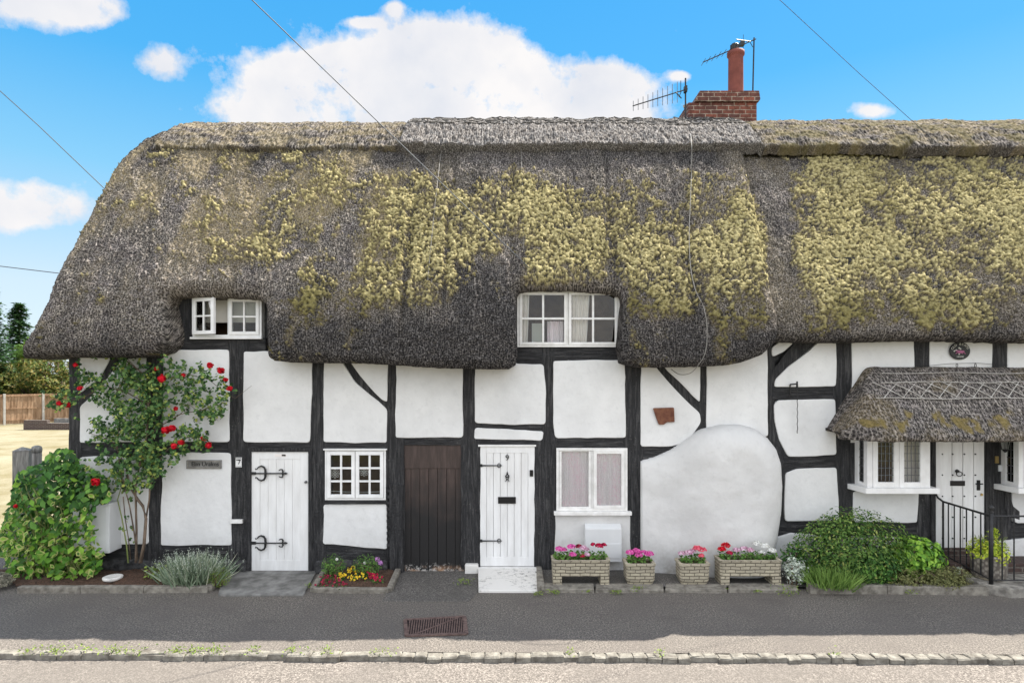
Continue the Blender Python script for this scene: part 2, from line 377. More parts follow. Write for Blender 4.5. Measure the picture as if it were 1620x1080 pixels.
M['verge'] = simple('ground_verge', (0.10, 0.11, 0.05), (0.2, 0.18, 0.1), 0.5, 1.0, 0.3)
def mk_brick(name, c1, c2, mort, sc_, bw, rh, ms=0.02, vari=0.5):
    m, t, p, o = newmat(name); n = N(t)
    mp = t.nodes.new('ShaderNodeMapping'); t.links.new(n.tc.outputs['Object'], mp.inputs[0]); mp.inputs['Rotation'].default_value = (R(-90), 0, 0)
    # object XZ -> texture XY ; sides use Y added to X
    sp = t.nodes.new('ShaderNodeSeparateXYZ'); t.links.new(n.tc.outputs['Object'], sp.inputs[0])
    cb = t.nodes.new('ShaderNodeCombineXYZ'); t.links.new(n.math('ADD', sp.outputs[0], sp.outputs[1]), cb.inputs[0]); t.links.new(sp.outputs[2], cb.inputs[1])
    va = t.nodes.new('ShaderNodeVectorMath'); va.operation = 'ADD'; t.links.new(cb.outputs[0], va.inputs[0])
    nn = t.nodes.new('ShaderNodeTexNoise'); nn.inputs['Scale'].default_value = 9; t.links.new(n.tc.outputs['Object'], nn.inputs['Vector'])
    vs = t.nodes.new('ShaderNodeVectorMath'); vs.operation = 'SCALE'; vs.inputs['Scale'].default_value = 0.025; t.links.new(nn.outputs['Color'], vs.inputs[0]); t.links.new(vs.outputs[0], va.inputs[1])
    b = t.nodes.new('ShaderNodeTexBrick'); t.links.new(va.outputs[0], b.inputs['Vector']); b.inputs['Scale'].default_value = sc_
    b.inputs['Color1'].default_value = (*c1, 1); b.inputs['Color2'].default_value = (*c2, 1); b.inputs['Mortar'].default_value = (*mort, 1)
    b.inputs['Brick Width'].default_value = bw; b.inputs['Row Height'].default_value = rh; b.inputs['Mortar Size'].default_value = ms
    b.inputs['Mortar Smooth'].default_value = 0.3
    c = n.mix(n.math('MULTIPLY', n.ramp(n.noise(11, 6, 0.7), [(0.42, 0.0), (0.62, 1.0)]), vari), b.outputs['Color'], tuple(x*0.3 for x in c1))
    n.put(p.inputs['Base Color'], c); p.inputs['Roughness'].default_value = 0.92
    h = n.math('ADD', n.math('MULTIPLY', b.outputs['Fac'], -1.5), n.noise(30, 5, 0.7)); n.put(p.inputs['Normal'], n.bump(h, 0.8, 0.012)); return m
M['brick'] = mk_brick('chimney_brick', (0.22, 0.065, 0.04), (0.085, 0.04, 0.035), (0.36, 0.29, 0.23), 1, 0.235, 0.082, 0.009, 0.8)
M['planter'] = mk_brick('cast_stone_planter', (0.46, 0.41, 0.30), (0.36, 0.32, 0.24), (0.10, 0.085, 0.06), 1, 0.145, 0.048, 0.006, 0.25)
M['garden_brick'] = mk_brick('garden_wall_brick', (0.09, 0.055, 0.045), (0.06, 0.04, 0.035), (0.16, 0.14, 0.12), 1, 0.225, 0.075, 0.012)
def mk_thatch(name, dark, light, tan, mosslo, mosshi, rid=False):
    m, t, p, o = newmat(name); n = N(t)
    fine = n.noise(38, 5, 0.8, n.mapv((1, 1, 0.8))); mid = n.noise(5, 6, 0.65)
    cbn = t.nodes.new('ShaderNodeCombineXYZ'); spn = t.nodes.new('ShaderNodeSeparateXYZ'); t.links.new(n.tc.outputs['Object'], spn.inputs[0])
    t.links.new(spn.outputs[0], cbn.inputs[0]); t.links.new(n.attr('sarc'), cbn.inputs[1])
    vo = t.nodes.new('ShaderNodeTexVoronoi'); vo.voronoi_dimensions = '2D'; vo.inputs['Scale'].default_value = 31; vo.inputs['Randomness'].default_value = 0.8; t.links.new(cbn.outputs[0], vo.inputs['Vector'])
    hexn = n.ramp(vo.outputs['Distance'], [(0.16, 1.0), (0.48, 0.0)])
    mps = t.nodes.new('ShaderNodeMapping'); t.links.new(cbn.outputs[0], mps.inputs[0]); mps.inputs['Scale'].default_value = (1, 0.16, 1)
    fine = n.math('MULTIPLY_ADD', n.noise(52, 4, 0.7, mps.outputs[0]), 0.5, False, n.math('MULTIPLY', fine, 0.5))
    c = n.ramp(fine, [(0.41, dark), (0.50, tuple((a+b)/2.8 for a, b in zip(dark, light))), (0.59, light)])
    if not rid:
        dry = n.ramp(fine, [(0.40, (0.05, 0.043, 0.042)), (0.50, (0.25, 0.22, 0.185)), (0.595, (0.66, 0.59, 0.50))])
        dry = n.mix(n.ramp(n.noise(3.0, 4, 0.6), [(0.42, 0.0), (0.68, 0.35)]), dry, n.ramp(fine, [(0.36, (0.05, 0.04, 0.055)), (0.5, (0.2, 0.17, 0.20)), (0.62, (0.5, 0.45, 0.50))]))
        c = n.mix(n.attr('dry'), c, dry)  # paler tone, standing partly for sun on the upper slope
    c = n.mix(n.ramp(mid, [(0.35, 0.0), (0.7, 0.45)]), c, tuple(x*0.7 for x in dark))
    pale = n.ramp(n.noise(48, 3, 0.6), [(0.57, 0.0), (0.66, 1.0)])
    c = n.mix(n.math('MULTIPLY', pale, 0.6), c, tuple(min(1, x*1.7) for x in light))
    c = n.mix(n.math('MULTIPLY', hexn, 0.8), c, tuple(x*0.45 for x in dark))
    tn = n.attr('tan'); tf = n.math('MULTIPLY', tn, n.ramp(n.noise(26, 5, 0.7), [(0.36, 0.1), (0.6, 1.0)]), True)
    c = n.mix(tf, c, tan)
    ms = n.attr('moss')
    mc = n.ramp(n.noise(22, 7, 0.8), [(0.38, mosslo), (0.60, mosshi)])
    mc = n.mix(n.ramp(n.attr('mtop'), [(0.22, 0.85), (0.66, 0.0)]), mc, tuple(x*0.5 for x in mosslo))  # low parts of clumps darkened, painting raking-sun shade between them
    mc = n.mix(n.math('MULTIPLY', n.attr('mgreen'), 0.75), mc, (0.17, 0.15, 0.05))
    c = n.mix(n.math('MULTIPLY', hexn, 0.35), c, dark)
    mc = n.mix(n.ramp(n.noise(70, 4, 0.7), [(0.48, 0.0), (0.72, 0.6)]), mc, tuple(x*0.35 for x in mosslo))
    c = n.mix(ms, c, mc)
    n.put(p.inputs['Base Color'], c); p.inputs['Roughness'].default_value = 1.0; p.inputs['Specular IOR Level'].default_value = 0.05
    h = n.math('ADD', fine, n.math('MULTIPLY', n.noise(110, 3), 0.5))
    n.put(p.inputs['Normal'], n.bump(h, 1.0, 0.03)); return m
M['thatch'] = mk_thatch('old_thatch', (0.016, 0.015, 0.016), (0.21, 0.195, 0.185), (0.40, 0.32, 0.18), (0.21, 0.175, 0.065), (0.71, 0.62, 0.33))
M['thatch_ridge'] = mk_thatch('new_ridge_thatch', (0.06, 0.055, 0.055), (0.50, 0.47, 0.44), (0.3, 0.22, 0.14), (0.2, 0.17, 0.06), (0.5, 0.45, 0.2), True)
M['thatch_porch'] = mk_thatch('porch_thatch', (0.03, 0.028, 0.028), (0.36, 0.33, 0.31), (0.3, 0.22, 0.08), (0.14, 0.11, 0.04), (0.34, 0.26, 0.10))
def mk_leaf(name, stops, rim=None, rimamt=0.0, trans=0.25, rough=0.45, gain=(1.4, 1.4, 1.15)):
    m, t, p, o = newmat(name); n = N(t); stops = [(a, tuple(min(0.9, x*g_) for x, g_ in zip(c, gain))) for a, c in stops]
    c = n.ramp(n.attr('rnd'), stops)
    if rim:
        f = n.math('MULTIPLY', n.math('MULTIPLY', n.ramp(n.attr('rim'), [(0.45, 0.0), (0.75, 1.0)]), n.ramp(n.attr('rnd2'), [(1-rimamt-0.02, 0.0), (1-rimamt, 1.0)])), 1.0)
        c = n.mix(f, c, rim)
    n.put(p.inputs['Base Color'], c); p.inputs['Roughness'].default_value = rough+0.1; p.inputs['Specular IOR Level'].default_value = 0.2
    tl = t.nodes.new('ShaderNodeBsdfTranslucent'); n.put(tl.inputs[0], c); mx = t.nodes.new('ShaderNodeMixShader'); mx.inputs[0].default_value = trans
    t.links.new(p.outputs[0], mx.inputs[1]); t.links.new(tl.outputs[0], mx.inputs[2]); t.links.new(mx.outputs[0], o.inputs[0]); return m
M['leaf_rose'] = mk_leaf('rose_leaf', [(0.0, (0.012, 0.035, 0.015)), (0.5, (0.05, 0.11, 0.04)), (0.85, (0.14, 0.22, 0.08)), (1.0, (0.3, 0.32, 0.08))])
M['leaf_var'] = mk_leaf('variegated_leaf', [(0.0, (0.02, 0.06, 0.01)), (0.6, (0.08, 0.19, 0.025)), (1.0, (0.20, 0.33, 0.05))], (0.40, 0.42, 0.14), 0.35)
M['leaf_vine'] = mk_leaf('dark_bush_leaf', [(0.0, (0.012, 0.035, 0.012)), (0.6, (0.045, 0.12, 0.03)), (1.0, (0.12, 0.24, 0.05))])
M['leaf_shrub'] = mk_leaf('shrub_leaf', [(0.0, (0.012, 0.035, 0.01)), (0.45, (0.05, 0.11, 0.025)), (0.85, (0.12, 0.19, 0.05)), (1.0, (0.24, 0.26, 0.09))])
M['leaf_laurel'] = mk_leaf('laurel_leaf', [(0.0, (0.03, 0.08, 0.02)), (0.5, (0.11, 0.24, 0.035)), (1.0, (0.26, 0.42, 0.07))])
M['leaf_lime'] = mk_leaf('lime_leaf', [(0.0, (0.12, 0.2, 0.03)), (0.6, (0.35, 0.42, 0.05)), (1.0, (0.5, 0.52, 0.08))])
M['leaf_silver'] = mk_leaf('silver_leaf', [(0.0, (0.2, 0.23, 0.24)), (1.0, (0.5, 0.54, 0.55))])
M['leaf_lav'] = mk_leaf('lavender_leaf', [(0.0, (0.09, 0.13, 0.10)), (0.8, (0.22, 0.27, 0.22)), (1.0, (0.42, 0.42, 0.40))])
M['leaf_grass'] = mk_leaf('grass_blade', [(0.0, (0.06, 0.12, 0.03)), (1.0, (0.2, 0.3, 0.09))])
M['leaf_weed'] = mk_leaf('weed_leaf', [(0.0, (0.08, 0.13, 0.03)), (1.0, (0.19, 0.24, 0.06))])
M['leaf_ger'] = mk_leaf('geranium_leaf', [(0.0, (0.03, 0.08, 0.02)), (1.0, (0.11, 0.2, 0.05))])
M['leaf_heath'] = mk_leaf('heather_leaf', [(0.0, (0.06, 0.07, 0.03)), (1.0, (0.17, 0.17, 0.08))])
M['leaf_dry'] = mk_leaf('dry_leaf', [(0.0, (0.09, 0.085, 0.08)), (1.0, (0.30, 0.28, 0.26))])
M['leaf_conifer'] = mk_leaf('conifer_needles', [(0.0, (0.012, 0.035, 0.02)), (1.0, (0.04, 0.085, 0.03))])
M['leaf_tree'] = mk_leaf('tree_leaf_olive', [(0.0, (0.025, 0.045, 0.012)), (0.6, (0.075, 0.09, 0.02)), (1.0, (0.17, 0.12, 0.04))])
M['leaf_tree2'] = mk_leaf('tree_leaf_green', [(0.0, (0.03, 0.07, 0.015)), (1.0, (0.10, 0.17, 0.03))])
def mk_petal(name, a, b): return mk_leaf(name, [(0.0, a), (1.0, b)], None, 0, 0.2, 0.5, (1, 1, 1))
M['red'] = mk_petal('red_petal', (0.40, 0.003, 0.01), (0.75, 0.01, 0.03))
M['pink'] = mk_petal('pink_petal', (0.62, 0.06, 0.32), (0.85, 0.22, 0.55))
M['coral'] = mk_petal('coral_petal', (0.7, 0.05, 0.12), (0.85, 0.2, 0.25))
M['crimson'] = mk_petal('crimson_petal', (0.35, 0.005, 0.04), (0.6, 0.02, 0.09))
M['palepink'] = mk_petal('pale_pink_petal', (0.5, 0.18, 0.32), (0.85, 0.7, 0.78))
M['whitef'] = mk_petal('white_petal', (0.65, 0.65, 0.6), (0.85, 0.85, 0.82))
M['yellow'] = mk_petal('yellow_petal', (0.7, 0.42, 0.02), (0.85, 0.65, 0.05))
M['wine'] = mk_petal('wine_petal', (0.16, 0.01, 0.03), (0.4, 0.03, 0.07))
M['mauve'] = mk_petal('mauve_petal', (0.4, 0.16, 0.45), (0.6, 0.3, 0.6))

# ------------------------------------------------------------ foliage
def rotmats(nrm, n):
    nrm = nrm/np.linalg.norm(nrm, axis=1, keepdims=True)
    r = rng.normal(size=(n, 3)); a = np.cross(nrm, r); a /= np.linalg.norm(a, axis=1, keepdims=True)
    b = np.cross(nrm, a); return np.stack([a, b, nrm], axis=2)
LEAF = (np.array([(0, -0.5, 0), (0.3, -0.05, 0.06), (0.16, 0.3, 0.05), (0, 0.5, -0.06), (-0.16, 0.3, 0.05), (-0.3, -0.05, 0.06), (0, 0.0, -0.03)], float),
        np.array([(0, 1, 6), (1, 2, 6), (2, 3, 6), (3, 4, 6), (4, 5, 6), (5, 0, 6)]), np.array([1, 1, 1, 1, 1, 1, 0.0]))
DIAM = (np.array([(0, -0.5, 0), (0.22, 0, 0.05), (0, 0.5, 0), (-0.22, 0, 0.05)], float), np.array([(0, 1, 2), (0, 2, 3)]), np.zeros(4))
OVAL = (np.array([(0, -0.5, 0), (0.32, -0.15, 0.06), (0.25, 0.3, 0.06), (0, 0.45, 0), (-0.25, 0.3, 0.06), (-0.32, -0.15, 0.06)], float), np.array([(0, 1, 2), (0, 2, 3), (0, 3, 4), (0, 4, 5)]), np.ones(6))
BLADE = (np.array([(-0.03, 0, 0), (0.03, 0, 0), (0.022, 0.5, 0.03), (-0.022, 0.5, 0.03), (0, 1, 0.12)], float), np.array([(0, 1, 2), (0, 2, 3), (3, 2, 4)]), np.zeros(5))
def leaves(name, P, nrm, size, mat, parent=None, tpl=LEAF, R3=None, rnd=None):
    P = np.asarray(P, float); n = len(P); size = np.broadcast_to(np.asarray(size, float), (n,))
    tv, tf, rim = tpl; k = len(tv)
    if R3 is None: R3 = rotmats(np.asarray(nrm, float), n)
    V = np.einsum('nij,kj->nki', R3, tv)*size[:, None, None]+P[:, None, :]
    Fc = (tf[None]+(np.arange(n)*k)[:, None, None]).reshape(-1, tf.shape[1])
    rr = rng.random(n) if rnd is None else np.clip(rnd, 0, 1)
    me = np_mesh(name, V.reshape(-1, 3), Fc, {'rnd': np.repeat(rr, k), 'rnd2': np.repeat(rng.random(n), k), 'rim': np.tile(rim, n)})
    return link(name, me, parent, mat)
def ellipsoid_pts(c, r, n, lo=0.7, bumpy=0.25, seed=1, half=False):
    d = rng.normal(size=(n, 3)); d /= np.linalg.norm(d, axis=1, keepdims=True)
    if half: d[:, 2] = np.abs(d[:, 2])*1.0-0.05
    th = np.arctan2(d[:, 1], d[:, 0]); b = 1+bumpy*(fbm(th*2.2+7, d[:, 2]*3.3+5, 3, seed)-0.5)*2
    rad = (lo+(1-lo)*rng.random(n)**0.6)*b
    return np.array(c)+d*np.array(r)*rad[:, None], d
def stems(name, segs, mat, parent, n=5):
    mb = MB()
    for pts, r in segs: mb.tube(pts, r, n)
    return mb.build(name, mat, parent, True)
def curve_pts(a, b, sag=0.0, n=8, jit=0.0):
    a = Vector(a); b = Vector(b); o = []
    for i in range(n+1):
        t = i/n; p = a.lerp(b, t); p.z -= sag*4*t*(1-t)
        if 0 < i < n and jit: p += Vector((random.uniform(-jit, jit), random.uniform(-jit, jit), random.uniform(-jit, jit)))
        o.append(p)
    return o
def text_mesh(name, s, size, loc, mat, parent=None, ext=0.003, xs=1.0, rotz=0.0, tilt=0.0, label=None):
    cu = bpy.data.curves.new(name, 'FONT'); cu.body = s; cu.size = size; cu.extrude = ext; cu.align_x = 'CENTER'; cu.align_y = 'CENTER'
    tmp = bpy.data.objects.new('tmp', cu); C.objects.link(tmp); dg = bpy.context.evaluated_depsgraph_get(); dg.update()
    me = bpy.data.meshes.new_from_object(tmp.evaluated_get(dg)); bpy.data.objects.remove(tmp)
    me.transform(Matrix.Translation(loc) @ Matrix.Rotation(R(90), 4, 'X') @ Matrix.Rotation(tilt, 4, 'Z') @ Matrix.Diagonal((xs, 1, 1, 1)))
    return link(name, me, parent, mat)

# ============================================================ GROUND
def sheet(name, poly, z, mat, kind='structure'):
    me = bpy.data.meshes.new(name); me.from_pydata([(x, y, z) for x, y in poly], [], [tuple(range(len(poly)))]); me.update()
    if me.polygons[0].normal.z < 0: me.flip_normals()
    o = link(name, me, None, mat); o['kind'] = kind; return o
def grid_sheet(name, x0, x1, ya, yb, z, mat, step=0.1, amp=0.006):
    nx = int((x1-x0)/step)+1; ny = int(abs(yb(0)-ya(0))/step)+2
    X = np.linspace(x0, x1, nx)[:, None]*np.ones(ny)[None]; T = np.linspace(0, 1, ny)[None]*np.ones(nx)[:, None]
    Y = ya(X)*(1-T)+yb(X)*T; Z = z+(fbm(X*1.3, Y*1.8, 4, 3)-0.5)*2*amp*np.clip(np.minimum(T, 1-T)*12, 0, 1)
    idx = np.arange(nx*ny).reshape(nx, ny); Fq = np.stack([idx[:-1, :-1], idx[1:, :-1], idx[1:, 1:], idx[:-1, 1:]], -1).reshape(-1, 4)
    me = np_mesh(name, np.stack([X, Y, Z], -1).reshape(-1, 3), Fq); 
    if me.polygons[0].normal.z < 0: me.flip_normals()
    o = link(name, me, None, mat, True); o['kind'] = 'structure'; return o
kerbY = lambda x: -2.72-0.009*x          # back edge of the kerb stones
sheet('ground', [(-400, -300), (400, -300), (400, 700), (-400, 700)], -0.13, M['verge'])
sheet('road', [(-120, -7.9), (120, -7.9), (120, -2.6), (-120, -2.6)], -0.055, M['road'])
sheet('far_pavement', [(-120, -12), (120, -12), (120, -7.9), (-120, -7.9)], -0.02, M['road'])
sheet('lawn', [(-150, 1.2), (-6.9, 1.2), (-6.9, 120), (-150, 120)], -0.01, M['lawn'])
sheet('driveway', [(-150, -0.75), (-7.0, -0.75), (-7.0, 1.2), (-150, 1.2)], -0.012, M['road'])
grid_sheet('pavement', -14, 14, lambda x: kerbY(x)+0*x, lambda x: 0.25+0*x, 0.0, M['pavement'], 0.12, 0.008)
for sx, a, b in ((-1, -120, -14), (1, 14, 120)):
    sheet('pavement', [(a, -3.0), (b, -3.0), (b, 0.2), (a, 0.2)], 0.0, M['pavement'])
# kerb of rough granite setts
mb = MB(); x = -14.0
while x < 14:
    l = random.uniform(0.13, 0.19) if x > -1.35 else random.uniform(0.22, 0.36)
    yb = kerbY(x)+0.004+random.uniform(-0.012, 0.012); d = 0.115+random.uniform(-0.015, 0.015); z = 0.012+random.uniform(-0.012, 0.010)
    M3 = Matrix.Translation((x+l/2, yb-d/2, -0.103)) @ Matrix.Rotation(R(random.uniform(-1.5, 1.5)), 4, 'Z') @ Matrix.Rotation(R(random.uniform(-2, 2)), 4, 'Y') @ Matrix.Rotation(R(random.uniform(-3, 6)), 4, 'X')
    hx = l/2-random.uniform(0.002, 0.006)
    vs = []
    for zz, e in ((-0.1, 0.0), (0.088+z, 0.0), (0.1+z, 0.013)):
        for (sx_, sy_) in ((-1, -1), (1, -1), (1, 1), (-1, 1)):
            vs.append(M3 @ Vector((sx_*(hx-e)+random.uniform(-.008, .008), sy_*(d/2-e)+random.uniform(-.008, .008), zz+random.uniform(-.004, .004))))
    mb.add(vs, [(0, 1, 5, 4), (1, 2, 6, 5), (2, 3, 7, 6), (3, 0, 4, 7), (4, 5, 9, 8), (5, 6, 10, 9), (6, 7, 11, 10), (7, 4, 8, 11), (8, 9, 10, 11)])
    x += l
mb.hprism([(-14, kerbY(-14)-0.095), (14, kerbY(14)-0.095), (14, kerbY(14)-0.01), (-14, kerbY(-14)-0.01)], -0.12, -0.008)
M['sett'] = simple('granite_sett', (0.10, 0.09, 0.075), (0.25, 0.235, 0.20), 9, 0.9, 0.8, 60, 0.01)
tag(mb.build('kerb', M['sett']), kind='structure')
# forecourts
def gpoly(pts): return [(G(a, b).x, G(a, b).y) for a, b in pts]
def slab(name, pts, z0, z1, mat, label=None, cat=None, bevel=0.012):
    o = MB().hprism(gpoly(pts), z0, z1).build(name, mat, None, False, bevel)
    o['kind'] = 'structure'; return o
slab('concrete_doorstep_slab', [(368, 899), (497, 899), (500, 908), (480, 943), (345, 943), (352, 915)], -0.02, 0.03, M['slab'])
slab('forecourt', [(628, 899), (757, 899), (757, 936), (742, 951), (605, 951)], -0.02, 0.012, M['forecourt'])
sheet('patched_ground', gpoly([(848, 899), (1232, 899), (1290, 912), (1290, 932), (858, 932)]), 0.045, M['forecourt'])
# low kerb along the planters
mb = MB()
for i, (a, b) in enumerate(((850, 940), (942, 1050), (1052, 1150), (1152, 1262))):
    p = [G(a+1, 927), G(b-1, 928), G(b, 938), G(a, 937)]
    mb.hprism([(q.x, q.y) for q in p], -0.03, 0.055+random.uniform(-.006, .006))
p = [G(848, 904), G(857, 904), G(862, 936), G(850, 938)]; mb.hprism([(q.x, q.y) for q in p], -0.03, 0.10)
tag(mb.build('path_edging', M['edging'], None, False, 0.014), kind='structure')

# ============================================================ THATCHED ROOFS
prof = np.array([(-0.60, 3.05), (-0.66, 3.25), (-0.61, 3.8), (-0.40, 4.4), (-0.08, 4.95), (0.32, 5.62), (0.73, 6.27), (1.25, 7.0), (1.95, 7.70), (2.55, 8.07), (3.0, 8.23), (3.35, 8.17)])
def cr_spline(P, n=24):
    out = []
    for i in range(len(P)-1):
        p0 = P[max(i-1, 0)]; p1 = P[i]; p2 = P[i+1]; p3 = P[min(i+2, len(P)-1)]
        for t in np.linspace(0, 1, n, endpoint=False):
            out.append(0.5*((2*p1)+(-p0+p2)*t+(2*p0-5*p1+4*p2-p3)*t*t+(-p0+3*p1-3*p2+p3)*t**3))
    out.append(P[-1]); return np.array(out)
pc = cr_spline(prof)
pc = np.vstack([pc, [(6.6, 4.0)]])                      # rear slope
ps = np.concatenate([[0], np.cumsum(np.hypot(*np.diff(pc, axis=0).T))])
ri = int(np.argmax(pc[:, 1])); s_ridge = ps[ri]
ps = s_ridge-ps                                        # s>0 front slope, 0 ridge, <0 rear
o_ = np.argsort(ps); ps_s = ps[o_]; pY = pc[o_, 0]; pZ = pc[o_, 1]
S_FRONT = ps_s[-1]
def prof_at(s): return np.interp(s, ps_s, pY), np.interp(s, ps_s, pZ)
def prof_n(s):
    e = 0.12; y0, z0 = prof_at(s-e); y1, z1 = prof_at(s+e); ty = y1-y0; tz = z1-z0; l = np.hypot(ty, tz)+1e-9
    return tz/l, -ty/l                                 # outward normal (front slope: towards -Y,+Z)
_tab_s = np.linspace(0.0, S_FRONT, 800); _ty, _tz = prof_at(_tab_s); _tpx = 590-(_tz-HC)*F/(D+_ty)
def px2s(py, dn=0.0):
    return np.interp(py, _tpx, _tab_s)
def px2xs(x, y):
    s = float(px2s(y)); Y, Z = prof_at(s); return ((x-810)*(D+Y)/F, s)
def surf(X, s, off=0.0):
    Y, Z = prof_at(s); ny, nz = prof_n(s); return np.stack([X+0*s, Y+ny*off, Z+nz*off], -1)
assert np.all(prof_n(np.array([3.0]))[1] > 0) and prof_n(np.array([3.0]))[0] < 0
def sdf(X, S, poly):
    P = np.array(poly); Q = np.roll(P, -1, 0); d = np.full(X.shape, 1e9); inside = np.zeros(X.shape, bool); gi = np.zeros(X.shape, np.int16)
    for i, ((ax, ay), (bx, by)) in enumerate(zip(P, Q)):
        ex, ey = bx-ax, by-ay; t = np.clip(((X-ax)*ex+(S-ay)*ey)/(ex*ex+ey*ey+1e-12), 0, 1)
        dd = np.hypot(X-ax-ex*t, S-ay-ey*t); m = dd < d; d = np.where(m, dd, d); gi = np.where(m, i, gi)
        c = (ay > S) != (by > S)
        with np.errstate(divide='ignore', invalid='ignore'):
            xi = ax+(S-ay)*ex/(ey if ey != 0 else 1e-12)
        inside ^= c & (X < xi)
    return np.where(inside, d, -d)
def thatch(name, parent, mat, poly, x0, x1, s0, s1, step, offset, lip, thick, attrs, verge_x=None, back_to=0.12, jag=0.01, rear=None):
    """surface patch inside poly (X,s); edges rolled over by lip, then carried back to the wall (eaves) or down (verge)"""
    xs = np.arange(x0, x1+step, step); ss = np.arange(max(s0, -0.3), s1+step, step)
    if s0 < -0.3: ss = np.concatenate([np.linspace(s0, -0.32, 26), ss])
    X, S = np.meshgrid(xs, ss, indexing='ij'); X = X.copy(); S = S.copy()
    d = sdf(X, S, poly)
    e = 0.01; gx = (sdf(X+e, S, poly)-sdf(X-e, S, poly))/(2*e); gs = (sdf(X, S+e, poly)-sdf(X, S-e, poly))/(2*e)
    inside = d > 0
    near = inside.copy()
    q = inside[:-1, :-1] & inside[1:, :-1] & inside[1:, 1:] & inside[:-1, 1:]
    # also keep quads that are partly inside; pull their outer corners onto the edge
    part = (inside[:-1, :-1] | inside[1:, :-1] | inside[1:, 1:] | inside[:-1, 1:])
    keep = part; outv = ~inside
    X = np.where(outv, X+gx*(-d), X); S = np.where(outv, S+gs*(-d), S); d2 = np.where(outv, 0.0, d)
    off = offset(X, S)
    r = lip; t = np.clip(d2/r, 0, 1); inset = r*(1-np.sqrt(np.clip(1-(1-t)**2, 0, 1)))
    # no lip along the sides that are hidden
    P = surf(X, S, off-inset)
    nx, ny_ = X.shape; idx = np.arange(nx*ny_).reshape(nx, ny_)
    Fq = np.stack([idx[:-1, :-1], idx[:-1, 1:], idx[1:, 1:], idx[1:, :-1]], -1)[keep]
    used = np.unique(Fq); remap = -np.ones(nx*ny_, np.int64); remap[used] = np.arange(len(used))
    V = P.reshape(-1, 3)[used]; Fq = remap[Fq]; XX = X.reshape(-1)[used]; SS = S.reshape(-1)[used]
    # border edges
    E = np.concatenate([Fq[:, [0, 1]], Fq[:, [1, 2]], Fq[:, [2, 3]], Fq[:, [3, 0]]]); key = np.sort(E, 1); k = key[:, 0]*len(used)+key[:, 1]
    uq, inv, cnt = np.unique(k, return_inverse=True, return_counts=True); Eb = E[cnt[inv] == 1]
    bv = np.unique(Eb); bm_ = -np.ones(len(used), np.int64); bm_[bv] = np.arange(len(bv))
    rings = 5; base = V[bv]; ny2, nz2 = prof_n(SS[bv]); 
    if verge_x is not None:
        wv = np.zeros(len(bv))
        for vx, wd in verge_x: wv = np.maximum(wv, (np.abs(XX[bv]-vx) < wd).astype(float))
        wv = np.maximum(wv, (SS[bv] < 0.1).astype(float))
    else: wv = np.ones(len(bv))
    nV = [V]; nF = [Fq]; prev = bv; cnt0 = len(V); aX = [XX]; aS = [SS]
    for j in range(1, rings+1):
        f = j/rings
        dn = np.stack([0*ny2, -ny2*thick*f, -nz2*thick*f], -1)
        dy_ = np.zeros_like(base); dy_[:, 1] = np.maximum(0, (back_to-base[:, 1]))*f
        n_ = (vnoise(base[:, 0]*16+j*7, base[:, 2]*16)-0.5)*2*jag*(1 if j < rings else 0)
        ringv = base+dn*wv[:, None]+dy_*(1-wv)[:, None]+np.stack([n_*0.5, 0*n_, n_], -1)
        nV.append(ringv); cur = cnt0+np.arange(len(bv)); cnt0 += len(bv)
        a = prev[bm_[Eb[:, 0]]] if j > 1 else Eb[:, 0]; b = prev[bm_[Eb[:, 1]]] if j > 1 else Eb[:, 1]
        nF.append(np.stack([b, a, cur[bm_[Eb[:, 0]]], cur[bm_[Eb[:, 1]]]], -1)); prev = cur
        aX.append(XX[bv]); aS.append(SS[bv])
    ringlift = np.concatenate([np.zeros(len(V))]+[np.full(len(bv), 0.5*j/rings) for j in range(1, rings+1)])
    V = np.concatenate(nV); Fq = np.concatenate(nF); XX = np.concatenate(aX); SS = np.concatenate(aS)
    Yp, Zp = prof_at(SS); pxx = 810+XX*F/(D+Yp); pxy = 590-(Zp-HC)*F/(D+Yp)
    at_all = attrs(XX, SS, pxx, pxy)
    if 'sarc' in at_all: at_all['sarc'] = at_all['sarc']+ringlift
    me = np_mesh(name, V, Fq, at_all)
    o = link(name, me, parent, mat, True); return o
def bx(px, py, x0, x1, y0, y1, sx=25, sy=25):
    return sstep(x0-sx, x0+sx, px)*(1-sstep(x1-sx, x1+sx, px))*sstep(y0-sy, y0+sy, py)*(1-sstep(y1-sy, y1+sy, py))
def edge_x(py): return 1172+(py-190)*0.2
